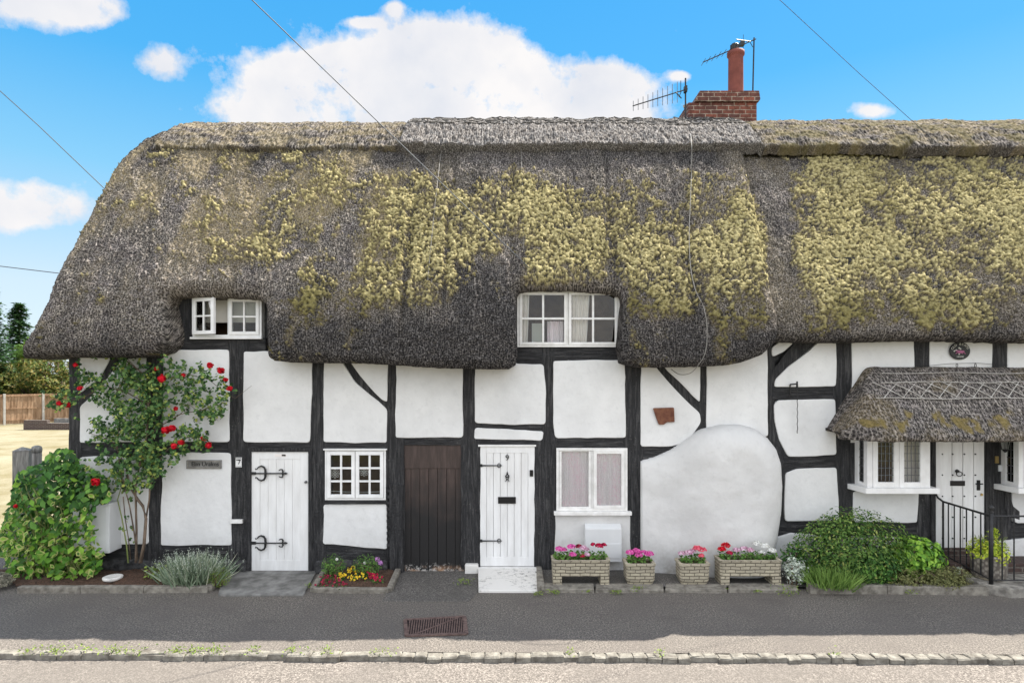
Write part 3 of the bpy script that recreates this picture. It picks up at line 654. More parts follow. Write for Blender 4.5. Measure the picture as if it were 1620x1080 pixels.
def moss_density(px, py):
    m = 0.60*bx(px, py, 545, 1236, 285, 490, 60, 45)
    m = np.maximum(m, 0.64*bx(px, py, 790, 1070, 275, 440, 45, 45)); m = np.maximum(m, 0.72*bx(px, py, 830, 975, 330, 440, 20, 20))
    m = np.maximum(m, 0.68*bx(px, py, 985, 1110, 370, 500, 18, 25)); m = np.maximum(m, 0.66*bx(px, py, 1110, 1225, 330, 520, 16, 30))
    m = np.maximum(m, 0.70*bx(px, py, 555, 690, 400, 490, 20, 25)); m = np.maximum(m, 0.5*bx(px, py, 470, 600, 420, 500, 30, 25))
    m = np.maximum(m, 0.56*bx(px, py, 700, 800, 300, 470, 20, 40))
    m = np.maximum(m, 0.66*bx(px, py, 1252, 1700, 240, 450, 40, 45)); m = np.maximum(m, 0.58*bx(px, py, 1235, 1620, 420, 512, 16, 18))
    m = np.maximum(m, 0.33*bx(px, py, 150, 560, 235, 340, 30, 20)); m = np.maximum(m, 0.30*bx(px, py, 300, 560, 330, 420, 40, 30))
    m = np.maximum(m, 0.40*bx(px, py, 1200, 1620, 490, 520, 30, 12))
    # bare strips where the thatch runs clear
    for cx, wd, a in ((645, 7, .4), (706, 4, .45), (620, 5, .2), (809+0, 12, .25), (968, 12, .22), (1096, 11, .28), (760, 6, .25), (600, 4, .2)):
        m = m-a*np.exp(-((px-cx-(py-380)*(px-810)*0.0004)/wd)**2)*sstep(320, 380, py)
    edge = 1172+(py-190)*0.2
    m = m-0.6*np.exp(-((px-edge-24)/20)**2)
    m = m-0.6*bx(px, py, 715, 822, 415, 700, 18, 18)-0.6*bx(px, py, 815, 990, 446, 700, 10, 8)
    m = m-0.25*bx(px, py, 600, 1180, 235, 270, 20, 12)-0.35*bx(px, py, 1030, 1085, 270, 320, 15, 15)  # moss thinned to draw the ridge and chimney shadows in colour
    return m
def roof_attrs(X, S, px, py):
    dn = moss_density(px, py)
    n1 = fbm(X*1.6, S*1.1, 5, 11); n2 = fbm(X*7, S*6, 4, 21)
    cov = np.clip(dn*1.17+(n1-0.5)*1.3+(n2-0.5)*1.2, 0, 0.90)
    wx = X+(fbm(X*9, S*9, 3, 91)-0.5)*0.10; ws = S+(fbm(X*9+5, S*9, 3, 92)-0.5)*0.10
    L = np.clip(1-cell((wx+ws*0.15)*13, ws*14.5, 5)/0.85, 0, 1); L2 = np.clip(1-cell(wx*24, ws*25, 6)/0.85, 0, 1)
    Lf = 0.52*L+0.42*L2+(vnoise(X*58, S*58, 93)-0.5)*0.55+(vnoise(X*30, S*30, 94)-0.5)*0.3+0.04
    m = sstep(-0.05, 0.15, Lf-0.98*(1-cov)-0.13)*sstep(0.10, 0.30, cov)
    tan = np.clip(0.9*bx(px, py, 120, 620, 225, 400, 60, 40)+0.5*bx(px, py, 420, 700, 240, 480, 60, 40)+0.35*bx(px, py, 1150, 1700, 200, 500, 50, 40)+0.25*bx(px, py, 60, 420, 400, 470, 40, 40), 0, 1)
    tan = tan*0.75*sstep(0.40, 0.62, fbm(X*2.3, S*0.9, 5, 31))
    mg = sstep(0.40, 0.8, fbm(X*1.1, S*1.1, 4, 41)*0.7+0.35*sstep(420, 510, py)+0.1*sstep(300, 240, py))
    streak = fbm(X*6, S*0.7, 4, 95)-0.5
    shade_damp = np.maximum(sstep(470, 540, py)*bx(px, py, 400, 1260, 0, 900, 40, 5), sstep(500, 575, py)*0.9)  # low eave band: its shade painted into the thatch colour
    shade_damp = np.maximum(shade_damp, 0.85*bx(px, py, 700, 830, 410, 700, 30, 30)); shade_damp = np.maximum(shade_damp, 0.8*bx(px, py, 960, 1010, 455, 700, 15, 25))
    shade_damp = np.maximum(shade_damp, 0.75*sstep(285, 245, py)); shade_damp = np.maximum(shade_damp, 0.45*bx(px, py, 600, 830, 240, 420, 50, 40)); shade_damp = np.maximum(shade_damp, 0.7*sstep(470, 540, py)*sstep(1200, 1260, px))  # strip under the ridge painted dark for the cap's shadow
    shade_damp = np.maximum(shade_damp, 0.5*np.exp(-((px-edge_x(py)-24)/20)**2)); shade_damp = np.maximum(shade_damp, 0.35*bx(px, py, 1180, 1700, 0, 900, 10, 10))
    for cx, wd, a in ((645, 9, .8), (706, 5, .7), (809, 9, .6), (968, 10, .6), (1096, 9, .7), (760, 6, .5)): shade_damp = np.maximum(shade_damp, a*np.exp(-((px-cx-(py-380)*(px-810)*0.0004)/wd)**2)*sstep(300, 380, py))
    dry = np.clip((1-shade_damp+streak*0.9+(fbm(X*1.4, S*1.4, 4, 96)-0.5)*0.8-0.08)*(1-0.75*sstep(0.25, 0.7, cov)), 0, 1)  # thatch between moss clumps darkened in colour, as shade under raking sun
    return {'dry': dry, 'moss': m, 'tan': np.clip(np.maximum(tan, sstep(0.12, 0.6, cov)*0.40*sstep(0.3, 0.6, fbm(X*5, S*3, 4, 98))), 0, 1), 'mgreen': mg, 'mtop': np.clip(Lf, 0, 1), 'sarc': S}
def roof_offset(base):
    def f(X, S):
        Yp, Zp = prof_at(S); px = 810+X*F/(D+Yp); py = 590-(Zp-HC)*F/(D+Yp)
        at_ = roof_attrs(X, S, px, py); m = at_['moss']
        und = (fbm(X*0.7, S*0.5, 3, 51)-0.5)*0.12+(fbm(X*3, S*2.2, 3, 61)-0.5)*0.045
        lump = np.sqrt(at_['mtop'])*0.046
        st = (vnoise(X*50, S*44, 7)-0.5)*0.026+(vnoise(X*24, S*15, 8)-0.5)*0.024+(fbm(X*9, S*2.5, 3, 9)-0.5)*0.045
        groove = 0
        for gx_ in (-1.62, -1.02, 0.0, 1.63, 2.75):
            groove = groove-0.045*np.exp(-((X-gx_-0.02*np.sin(S*3))/0.045)**2)*sstep(1.5, 2.4, S)
        return base+und+m*(lump*0.85+0.012)+st*(1-0.3*m)+m*(vnoise(X*64, S*60, 97)-0.5)*0.022+groove*(1-0.3*m)
    return f
# ---- left cottage roof outline: pixel polygon of the front, in (X,s)
def rpoly(pts): return [px2xs(a, b) for a, b in pts]
XL = -7.02
frontL = [(1171, 196), (1178, 230), (1192, 300), (1208, 380), (1222, 440), (1235, 495), (1238, 520), (1232, 540), (1212, 560), (1180, 573), (1150, 580), (1095, 583), (1050, 585), (1010, 583), (990, 572), (985, 545),
          (987, 500), (988, 466), (984, 455), (970, 450), (900, 447), (835, 448), (822, 451), (817, 460), (818, 500), (819, 560), (816, 578), (806, 588), (780, 588), (740, 587), (700, 586), (650, 581), (600, 577), (560, 574), (500, 573), (450, 572), (428, 570), (418, 563), (417, 540),
          (417, 490), (415, 472), (406, 464), (380, 461), (330, 460), (285, 459), (266, 462), (257, 472), (256, 500), (257, 525), (252, 543), (238, 556), (215, 563), (160, 564), (100, 563), (66, 563)]
frontL = [(x, y) for x, y in frontL]
rp = rpoly(frontL)
polyL = [(4.62, -5.2), (4.62, 0.2)]+rp+[(XL-0.30, float(px2s(566))), (XL-0.30, float(px2s(548))), (XL-0.16, float(px2s(515))), (XL-0.07, float(px2s(470))), (XL-0.06, 4.0), (XL-0.05, 3.0), (XL-0.05, 2.2), (XL+0.04, 1.4), (XL+0.22, 0.8), (XL+0.35, 0.1), (XL+0.35, -0.3), (XL+0.1, -1.0), (XL, -5.2)]
houseA = empty('thatched_cottage_pair', (-1.4, 0, 0), 'long white timber-framed thatched cottage pair with doors 7 and 9 and a brick chimney', 'cottage')
houseB = empty('thatched_cottage', (8.0, 0, 0), 'right-hand thatched cottage with thatched porch, leaded bay windows and studded door', 'cottage')
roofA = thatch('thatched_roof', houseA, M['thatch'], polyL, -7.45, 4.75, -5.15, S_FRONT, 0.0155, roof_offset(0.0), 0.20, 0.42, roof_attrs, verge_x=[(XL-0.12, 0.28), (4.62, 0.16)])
polyR = [(3.75, -5.2), (3.75, float(px2s(527))+0.0)]+[(X, float(px2s(530))+0.22-0.012*math.sin(X*3)) for X in np.arange(3.9, 13, 0.4)]+[(13.0, -5.2)]
def eaveR(px): return px
Yb, Zb = prof_at(px2s(524))
polyR = [(3.75, -5.2), (3.75, float(px2s(534)))]+[((px_-810)*9.0/F, float(px2s(533+1.5*math.sin(px_*0.02)))) for px_ in range(1235, 2150, 30)]+[(13.2, float(px2s(532))), (13.2, -5.2)]
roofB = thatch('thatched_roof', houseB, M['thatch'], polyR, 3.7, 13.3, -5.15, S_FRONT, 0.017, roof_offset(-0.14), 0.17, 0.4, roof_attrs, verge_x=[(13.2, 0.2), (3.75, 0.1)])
def net_wires(parent, xs_, off):
    mb = MB()
    for x_, sk, s_a, s_b in xs_:
        mb.tube([surf(np.array([x_+sk*t]), np.array([s_a+(s_b-s_a)*t]), off)[0] for t in np.linspace(0, 1, 22)], 0.0042, 4)
    return mb.build('netting_seam', M['wire_light'], parent)
net_wires(roofA, [(-1.27, -0.02, 1.4, 5.9), (0.16, 0.03, 1.4, 4.6), (-3.0, -0.1, 1.2, 2.2)], 0.035)
# ---- ridge caps
def cap(parent, name, mat, xa, xb, low, off, attrs, label=None, skew=0.0):
    xs = np.arange(xa, xb+0.12, 0.12)
    lo = [(x, float(px2s(low(810+x*F/12.3)))+random.uniform(-0.03, 0.03)) for x in xs]
    poly = [(xb+skew, -0.75), (xb+skew*0, lo[-1][1])]+lo[::-1]+[(xa, -0.75)]
    f = lambda X, S: off+(fbm(X*1.5, S*2, 3, 71)-0.5)*0.07+(vnoise(X*24, S*9, 72)-0.5)*0.045+(vnoise(X*48, S*40, 73)-0.5)*0.025
    o = thatch(name, parent, mat, poly, xa-0.05, xb+0.1, -0.75, 2.0, 0.02, f, 0.06, off+0.07, attrs, jag=0.012)
    if label: o['label'] = label
    return o
def at0(mv, tv):
    def f(X, S, px, py):
        n1 = fbm(X*3, S*5, 5, 81)
        return {'sarc': S*0.22, 'dry': 0.55+0*X, 'moss': sstep(0.48, 0.62, n1)*mv, 'tan': sstep(0.4, 0.6, fbm(X*4, S*7, 4, 83))*tv, 'mgreen': fbm(X*2, S*2, 3, 85)*0.4}
    return f
wave = lambda a, b, fr, am: (lambda p: a+(b-a)*(p-280)/900+am*math.sin(p*fr)+am*0.6*math.sin(p*fr*2.3+1))
capL = cap(houseA, 'ridge_cap', M['thatch'], -6.55, -2.02, wave(243, 240, 0.031, 4), 0.085, at0(0.15, 0.45), 'older brown section of ridge thatch')
capM = cap(houseA, 'ridge_cap', M['thatch_ridge'], -2.04, 4.55, wave(243, 256, 0.045, 4.5), 0.15, at0(0.0, 0.1), 'newer grey ridge section with crossed hazel spars')
capR = cap(houseB, 'ridge_cap', M['thatch'], 4.56, 13.1, wave(246, 246, 0.045, 5.0), 0.12, at0(0.5, 0.5))
def cap_f(X, S, off):
    X = np.asarray(float(X)); S = np.asarray(float(S)); return off+(fbm(X*1.5, S*2, 3, 71)-0.5)*0.07+(vnoise(X*24, S*9, 72)-0.5)*0.045+(vnoise(X*48, S*40, 73)-0.5)*0.025
# spars on the newer ridge
mb = MB()
for sv_ in (0.42, 0.75, 1.08):
    pts = [surf(np.array([x]), np.array([sv_+0.01*math.sin(x*5)]), float(cap_f(x, sv_, 0.15))+0.012)[0] for x in np.arange(-2.0, 4.5, 0.08)]; mb.tube(pts, 0.012, 4)
x = -1.95
while x < 4.3:
    for a, b in ((0.42, 1.08), (1.08, 0.42)):
        mb.tube([surf(np.array([x+0.34*q_]), np.array([a+(b-a)*q_]), float(cap_f(x+0.34*q_, a+(b-a)*q_, 0.15))+0.014)[0] for q_ in np.linspace(0, 1, 7)], 0.012, 4)
    x += 0.40
mb.build('hazel_spars', M['spar_dark'], capM)
# loose straw on the ridge silhouette
P = []; Nn = []
for (xa, xb, of, cnt) in ((-6.5, -2.0, 0.085, 260), (-2.0, 4.5, 0.16, 420), (4.6, 12, 0.12, 300)):
    X = rng.uniform(xa, xb, cnt); S = rng.uniform(-0.05, 0.12, cnt); Pp = surf(X, S, of-0.03); P.append(Pp)
sizes = [260, 420, 300]
def straws(name, Pp, parent, mat, ln=0.07):
    n = len(Pp); up = rng.normal(size=(n, 3))*0.5; up[:, 2] = np.abs(up[:, 2])+0.5; up /= np.linalg.norm(up, axis=1, keepdims=True)
    a = np.cross(up, rng.normal(size=(n, 3))); a /= np.linalg.norm(a, axis=1, keepdims=True); c = np.cross(a, up)
    o = leaves(name, Pp, None, rng.uniform(0.4, 1.1, n)*ln, mat, parent, BLADE, np.stack([a, up, c], 2)); o['kind'] = 'stuff'; return o
straws('loose_straw', P[0], capL, M['leaf_dry']); straws('loose_straw', P[1], capM, M['leaf_dry']); straws('loose_straw', P[2], capR, M['leaf_dry'])

# ============================================================ WALLS
def wall_slab(name, parent, x0, x1, z0, z1, holes, y0, y1, mat):
    xs = sorted(set([x0, x1]+[h[i] for h in holes for i in (0, 1)])); zs = sorted(set([z0, z1]+[h[i] for h in holes for i in (2, 3)]))
    xs = [x for x in xs if x0 <= x <= x1]; zs = [z for z in zs if z0 <= z <= z1]
    mb = MB(); 
    inh = lambda xm, zm: any(h[0] < xm < h[1] and h[2] < zm < h[3] for h in holes)
    for i in range(len(xs)-1):
        j = 0
        while j < len(zs)-1:
            if inh((xs[i]+xs[i+1])/2, (zs[j]+zs[j+1])/2): j += 1; continue
            k = j
            while k+1 < len(zs)-1 and not inh((xs[i]+xs[i+1])/2, (zs[k+1]+zs[k+2])/2): k += 1
            mb.box(xs[i], xs[i+1], y0, y1, zs[j], zs[k+1]); j = k+1
    return mb.build(name, mat, parent)
def hole(x0, x1, y0, y1): a = W(x0, y1); b = W(x1, y0); return (a.x, b.x, a.z, b.z)
XM = W(1216, 0).x
holesA = [hole(311, 411, 473, 530), hole(823, 976, 463, 545), hole(518, 608, 713, 787), hole(884, 988, 712, 804)]
wall_slab('wall', houseA, -6.95, XM, -0.1, 5.0, holesA, 0.10, 0.32, M['tar_stone'])
bxl = W(1356, 0).x; bxr = W(1468, 0).x
holesB = [(bxl+0.02, bxr-0.02, 1.28, 2.25), (7.75, 8.8, 1.28, 2.25)]
wall_slab('wall', houseB, XM, 12.9, -0.1, 5.0, holesB, 0.10, 0.32, M['tar_stone'])
# gable ends and rear wall
def gable(parent, x0, x1, mat, name='gable_wall'):
    pts = [(0.0, -0.1), (0.0, 3.9)]+[(float(prof_at(s)[0])+0.25, float(prof_at(s)[1])-0.35) for s in (4.6, 3.5, 2.4, 1.3, 0.5)]+[(3.0, 8.0), (6.2, 3.9), (6.2, -0.1)]
    mb = MB(); n = len(pts); vs = [(x0, y, z) for y, z in pts]+[(x1, y, z) for y, z in pts]
    mb.add(vs, [tuple(range(n)), tuple(range(2*n-1, n-1, -1))]+[(i, (i+1) % n, (i+1) % n+n, i+n) for i in range(n)]); return mb.build(name, mat, parent)
gable(houseA, -6.949, -6.72, M['plaster']); gable(houseB, 12.7, 12.899, M['plaster'])
M['inner'] = simple('reflection_brown_wall', (0.09, 0.055, 0.03), (0.2, 0.12, 0.07), 3, 0.9, 0)  # brown stands in for reflections in the window panes
MB().box(-6.7, XM-0.2, 0.95, 1.0, 0.0, 4.9).build('added_inner_wall', M['inner'], houseA)  # lining wall added close behind the windows to carry that brown
MB().box(XM+0.02, 12.6, 0.95, 1.0, 0.0, 4.9).build('added_inner_wall', M['inner'], houseB)
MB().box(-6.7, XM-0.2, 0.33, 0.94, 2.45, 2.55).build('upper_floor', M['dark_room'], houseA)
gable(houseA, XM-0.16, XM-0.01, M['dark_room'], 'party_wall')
MB().box(-6.72, XM, 5.95, 6.15, -0.1, 4.6).build('rear_wall', M['plaster'], houseA)
MB().box(XM, 12.7, 5.95, 6.15, -0.1, 4.6).build('rear_wall', M['plaster'], houseB)
# timber and plaster panels
def w2(pts, Y=0.0): return [(W(a, b, Y).x, W(a, b, Y).z) for a, b in pts]
def wob(poly, n=6, a=0.006):
    out = []
    for i in range(len(poly)):
        p = poly[i]; q = poly[(i+1) % len(poly)]; L = math.hypot(q[0]-p[0], q[1]-p[1]); k = max(1, int(L/0.16))
        for j in range(k):
            t = j/k; out.append((p[0]+(q[0]-p[0])*t+(random.uniform(-a, a) if j else 0), p[1]+(q[1]-p[1])*t+(random.uniform(-a, a) if j else 0)))
    return out
def timber(parent, kind, pts, y0=None, vert=None):
    base = {'timber_post': -0.006, 'timber_rail': 0.0, 'timber_brace': -0.003}[kind] if y0 is None else y0
    if vert is None: vert = kind != 'timber_rail'
    return MB().prism(wob(w2(pts), a=0.007), base+random.uniform(-.002, .002), 0.12).build(kind, M['timber_v' if vert else 'timber_h'], parent, False, 0.012)
def rect(x0, x1, y0, y1): return [(x0, y0), (x1, y0), (x1, y1), (x0, y1)]
def roundpoly(P, r=0.05):
    n = len(P); out = []
    for i in range(n):
        a = Vector(P[i-1]); b = Vector(P[i]); c = Vector(P[(i+1) % n]); d1 = (a-b); d2 = (c-b)
        rr = min(r*random.uniform(0.7, 1.3), d1.length*0.4, d2.length*0.4); p = b+d1.normalized()*rr; q = b+d2.normalized()*rr
        for t in (0, 0.25, 0.5, 0.75, 1): z = p*(1-t)**2+b*2*t*(1-t)+q*t*t; out.append((z.x, z.y))
    return out
def inset(P, d):
    n = len(P); out = []
    a = sum(P[i][0]*P[(i+1) % n][1]-P[(i+1) % n][0]*P[i][1] for i in range(n)); sg = 1 if a > 0 else -1
    for i in range(n):
        e1 = Vector((P[i][0]-P[i-1][0], P[i][1]-P[i-1][1])); e2 = Vector((P[(i+1) % n][0]-P[i][0], P[(i+1) % n][1]-P[i][1]))
        if e1.length < 1e-6: e1 = e2
        if e2.length < 1e-6: e2 = e1
        m = (e1.normalized()+e2.normalized()); m = m.normalized() if m.length > 1e-6 else e1.normalized()
        out.append((P[i][0]-m.y*d*sg, P[i][1]+m.x*d*sg))
    return out
def panel(parent, pts, proud=0.018, r=0.05, mat='plaster', Y=0.0):
    P = roundpoly(w2(pts, 0.0), r); P2 = []
    for i in range(len(P)):                                   # a wavering hand-trowelled edge
        p = P[i]; q = P[(i+1) % len(P)]; P2.append(p); L = math.hypot(q[0]-p[0], q[1]-p[1]); k = int(L/0.11)
        ax = (-(q[1]-p[1])/(L+1e-9), (q[0]-p[0])/(L+1e-9))
        for j in range(1, k):
            t = j/k; wv = (fbm(np.array([p[0]*2+t*L*2.2]), np.array([p[1]*2+t*L*1.7]), 3, 5)[0]-0.5)*0.035*min(1, 4*t*(1-t)*1.5)
            P2.append((p[0]+(q[0]-p[0])*t+ax[0]*wv, p[1]+(q[1]-p[1])*t+ax[1]*wv))
    P = P2; n = len(P); rings = [(0.0, 0.06), (0.0, -proud*0.3), (0.007, -proud*0.75), (0.018, -proud*0.97), (0.035, -proud)]
    vs = []; fs = []
    for d, y in rings: vs += [(x, Y+y, z) for x, z in (inset(P, d*0.45) if d else P)]
    for k in range(len(rings)-1):
        for i in range(n): fs.append((k*n+i, k*n+(i+1) % n, (k+1)*n+(i+1) % n, (k+1)*n+i))
    fs.append(tuple((len(rings)-1)*n+i for i in range(n)))
    o = MB().add(vs, fs).build('plaster_panel', M[mat], parent, False)
    return o
A = houseA
for x0, x1, y0, y1 in ((109, 130, 545, 906), (229, 260, 540, 906), (361, 396, 536, 906), (489, 517, 560, 906), (609, 640, 560, 906), (729, 760, 570, 897), (857, 878, 548, 700), (845, 881, 692, 903), (985, 1018, 560, 880), (1103, 1121, 570, 680)):
    timber(A, 'timber_post', rect(x0, x1, y0, y1))
for pts in (rect(126, 364, 698, 724), rect(392, 492, 697, 713), rect(514, 612, 697, 711), rect(637, 732, 690, 704), rect(756, 860, 694, 706), rect(875, 990, 689, 709), rect(1014, 1075, 702, 730),
            rect(284, 420, 534, 558), rect(814, 992, 547, 577), [(748, 668), (800, 672), (864, 670), (864, 684), (800, 679), (748, 677)], rect(126, 364, 860, 884), [(514, 858), (570, 866), (612, 866), (612, 884), (514, 884)]):
    timber(A, 'timber_rail', pts)
timber(A, 'timber_brace', [(186, 545), (206, 550), (160, 618), (127, 650), (124, 624), (150, 600)])
timber(A, 'timber_brace', [(541, 565), (560, 565), (584, 600), (616, 626), (616, 652), (580, 625), (556, 596)])
timber(A, 'timber_brace', [(1034, 570), (1058, 576), (1106, 634), (1106, 662), (1080, 640), (1050, 600)])
# notched cleat beside the brown door
mb = MB(); a = W(613, 770); b = W(638, 906)
mb.box(a.x+0.04, b.x, -0.05, 0.02, 0, W(0, 765).z)
for k in range(10):
    z = 0.42+k*0.095; mb.box(a.x-0.005, a.x+0.045, -0.045, 0.015, z, z+0.045)
mb.build('notched_board', M['timber_v'], A, False, 0.006)
panels = [
 [(127, 540), (188, 540), (158, 600), (127, 622)], [(127, 643), (155, 616), (204, 556), (212, 545), (232, 545), (232, 699), (127, 700)],
 [(259, 563), (276, 553), (330, 553), (363, 553), (364, 699), (258, 699)], [(126, 723), (150, 721), (235, 724), (236, 860), (126, 861)], [(257, 717), (300, 715), (366, 716), (367, 862), (255, 862)],
 [(386, 556), (420, 555), (496, 558), (493, 640), (491, 700), (385, 699)],
 [(513, 560), (535, 560), (545, 577), (562, 604), (582, 621), (613, 647), (612, 700), (512, 699)], [(548, 560), (614, 560), (613, 636), (604, 632), (582, 609), (558, 578)],
 [(627, 560), (733, 560), (732, 640), (733, 692), (626, 692)], [(752, 570), (812, 570), (817, 575), (860, 576), (864, 620), (863, 671), (810, 672), (751, 669)],
 [(751, 676), (800, 678), (860, 682), (858, 697), (750, 694)], [(875, 576), (876, 571), (940, 569), (988, 569), (990, 692), (878, 693), (875, 670)],
 [(1014, 560), (1023, 560), (1042, 586), (1061, 608), (1090, 638), (1107, 653), (1109, 668), (1085, 700), (1060, 706), (1013, 706)], [(1036, 560), (1107, 560), (1107, 637), (1076, 605), (1055, 586)],
 [(1118, 560), (1150, 545), (1213, 530), (1215, 690), (1180, 690), (1150, 690), (1117, 690)],
 [(512, 797), (612, 796), (613, 868), (580, 866), (545, 862), (511, 860)]]
for p in panels: panel(A, p)
panel(A, [(878, 813), (997, 813), (997, 903), (878, 906)], 0.02, 0.02, 'plaster_old')
# tarred stone plinths
def plinth(parent, x0, x1, y0, y1, mat='tar_stone', Y=-0.05):
    a = W(x0, y1); b = W(x1, y0); nx = int((b.x-a.x)/0.05)+2; nz = 7
    X = np.linspace(a.x, b.x, nx)[:, None]*np.ones(nz); Zz = np.linspace(b.z, -0.05, nz)[None]*np.ones((nx, 1))
    Yy = Y-(fbm(X*5, Zz*8, 4, 91)-0.4)*0.09; Yy[:, 0] = 0.05; Yy[:, 1] = Yy[:, 1]*0.4
    Yy[0] = 0.05; Yy[-1] = 0.05
    idx = np.arange(nx*nz).reshape(nx, nz); Fq = np.stack([idx[:-1, :-1], idx[:-1, 1:], idx[1:, 1:], idx[1:, :-1]], -1).reshape(-1, 4)
    return link('plinth', np_mesh('plinth', np.stack([X, Yy, Zz], -1).reshape(-1, 3), Fq), parent, M[mat], True)
plinth(A, 124, 394, 882, 906); plinth(A, 496, 616, 882, 906)
# bulging bread oven
def oven():
    # rows run down the wall and end exactly on the outline
    nx, nz = 110, 90; xl = W(1013, 0).x
    outl = w2([(1013, 728), (1035, 722), (1060, 711), (1085, 693), (1108, 678), (1140, 670), (1168, 670), (1190, 676), (1210, 690), (1224, 708), (1231, 730), (1233, 770), (1231, 810), (1226, 850), (1218, 885), (1214, 912)])
    right = [(z, x) for x, z in outl[8:]]; rz = np.array([r[0] for r in right])[::-1]; rx = np.array([r[1] for r in right])[::-1]
    top = np.array(outl[:9]); 
    U = np.linspace(0, 1, nx)[:, None]*np.ones(nz); V_ = np.linspace(0, 1, nz)[None]*np.ones((nx, 1))
    poly = outl+[(outl[-1][0], -0.3), (xl, -0.3)]
    X = xl+(outl[10][0]+0.06-xl)*U; Z = -0.06+(outl[5][1]+0.03+0.06)*V_
    far = [(xl-5, 728)];
    # distance to the top/right outline only
    polyD = [(xl-4, outl[0][1]-0.4)]+outl+[(outl[-1][0], -3), (xl-4, -3)]
    d = sdf(X, Z, polyD)
    t = np.clip(d/0.42, 0, 1); h = np.sqrt(np.clip(1-(1-t)**2, 0, 1))
    ramp_ = 0.10+0.26*sstep(xl, xl+1.3, X)
    Y = -0.03-ramp_*h+(fbm(X*2.5, Z*2.5, 4, 15)-0.5)*0.045
    Y = np.where(d <= 0, 0.04, Y)
    idx = np.arange(nx*nz).reshape(nx, nz); Fq = np.stack([idx[:-1, :-1], idx[1:, :-1], idx[1:, 1:], idx[:-1, 1:]], -1)
    ok = (d[:-1, :-1] > -0.03) & (d[1:, :-1] > -0.03) & (d[1:, 1:] > -0.03) & (d[:-1, 1:] > -0.03)
    Fq = Fq[ok]
    e = 0.01; gx = (sdf(X+e, Z, polyD)-d)/e; gz = (sdf(X, Z+e, polyD)-d)/e; o_ = d < 0
    X = np.where(o_, X-gx*d, X); Z = np.where(o_, Z-gz*d, Z)
    V3 = np.stack([X, Y, Z], -1).reshape(-1, 3)
    # left return
    left = idx[0]; b = len(V3); ret = V3[left].copy(); ret[:, 1] = 0.05; V3 = np.vstack([V3, ret])
    F2 = np.stack([left[:-1], left[1:], b+np.arange(1, nz), b+np.arange(nz-1)], -1)[d[0, :-1] > -0.02]
    return link('oven_bulge', np_mesh('oven_bulge', V3, [Fq, F2]), A, M['plaster_old'], True)
oven()
# --- right cottage timber
B = houseB
timber(B, 'timber_post', [(1211, 540), (1226, 540), (1226, 640), (1236, 690), (1246, 722), (1243, 845), (1228, 850), (1233, 760), (1229, 715), (1214, 690)], 0.004)
timber(B, 'timber_brace', [(1262, 535), (1304, 520), (1304, 533), (1275, 557), (1245, 582), (1224, 612), (1222, 585)])
for x0, x1, y0, y1 in ((1318, 1350, 515, 700), (1320, 1353, 690, 818), (1443, 1471, 515, 600), (1566, 1593, 515, 600), (1450, 1474, 778, 852)): timber(B, 'timber_post', rect(x0, x1, y0, y1))
for p in (rect(1222, 1322, 609, 633), rect(1240, 1324, 718, 747), [(1225, 822), (1330, 822), (1400, 823), (1477, 824), (1477, 858), (1400, 850), (1300, 848), (1222, 846)]): timber(B, 'timber_rail', p)
timber(B, 'timber_post', rect(1471, 1479, 688, 868), -0.03)
timber(B, 'timber_post', rect(1558, 1566, 688, 870), -0.03); timber(B, 'timber_post', rect(1565, 1600, 688, 862))
timber(B, 'timber_brace', [(1588, 760), (1602, 800), (1612, 808), (1612, 822), (1592, 815), (1588, 800)], -0.02)
timber(B, 'timber_rail', rect(1570, 1800, 826, 852))
for p in ([(1221, 565), (1220, 550), (1240, 535), (1262, 534), (1240, 556)], [(1224, 612), (1226, 600), (1246, 580), (1278, 556), (1303, 534), (1322, 533), (1322, 611)],
          [(1224, 640), (1230, 633), (1321, 631), (1323, 719), (1270, 722), (1246, 722), (1232, 695), (1225, 665)], [(1242, 748), (1260, 741), (1323, 739), (1327, 822), (1241, 824)],
          [(1346, 520), (1445, 520), (1447, 600), (1347, 640)], [(1470, 520), (1568, 520), (1568, 600), (1470, 600)], [(1592, 520), (1800, 520), (1800, 600), (1592, 600)],
          [(1349, 776), (1453, 776), (1450, 826), (1349, 825)], [(1600, 774), (1800, 774), (1800, 827), (1604, 827), (1600, 800)]): panel(B, p)
panel(B, [(1221, 850), (1250, 842), (1300, 846), (1400, 848), (1478, 858), (1479, 906), (1221, 906)], 0.035, 0.02)
panel(B, [(1566, 856), (1640, 848), (1800, 850), (1800, 906), (1566, 906)], 0.035, 0.02)
panel(B, [(1345, 640), (1480, 640), (1480, 700), (1345, 700)], 0.01, 0.01)
panel(B, [(1480, 640), (1800, 640), (1800, 690), (1480, 690)], 0.012, 0.01)

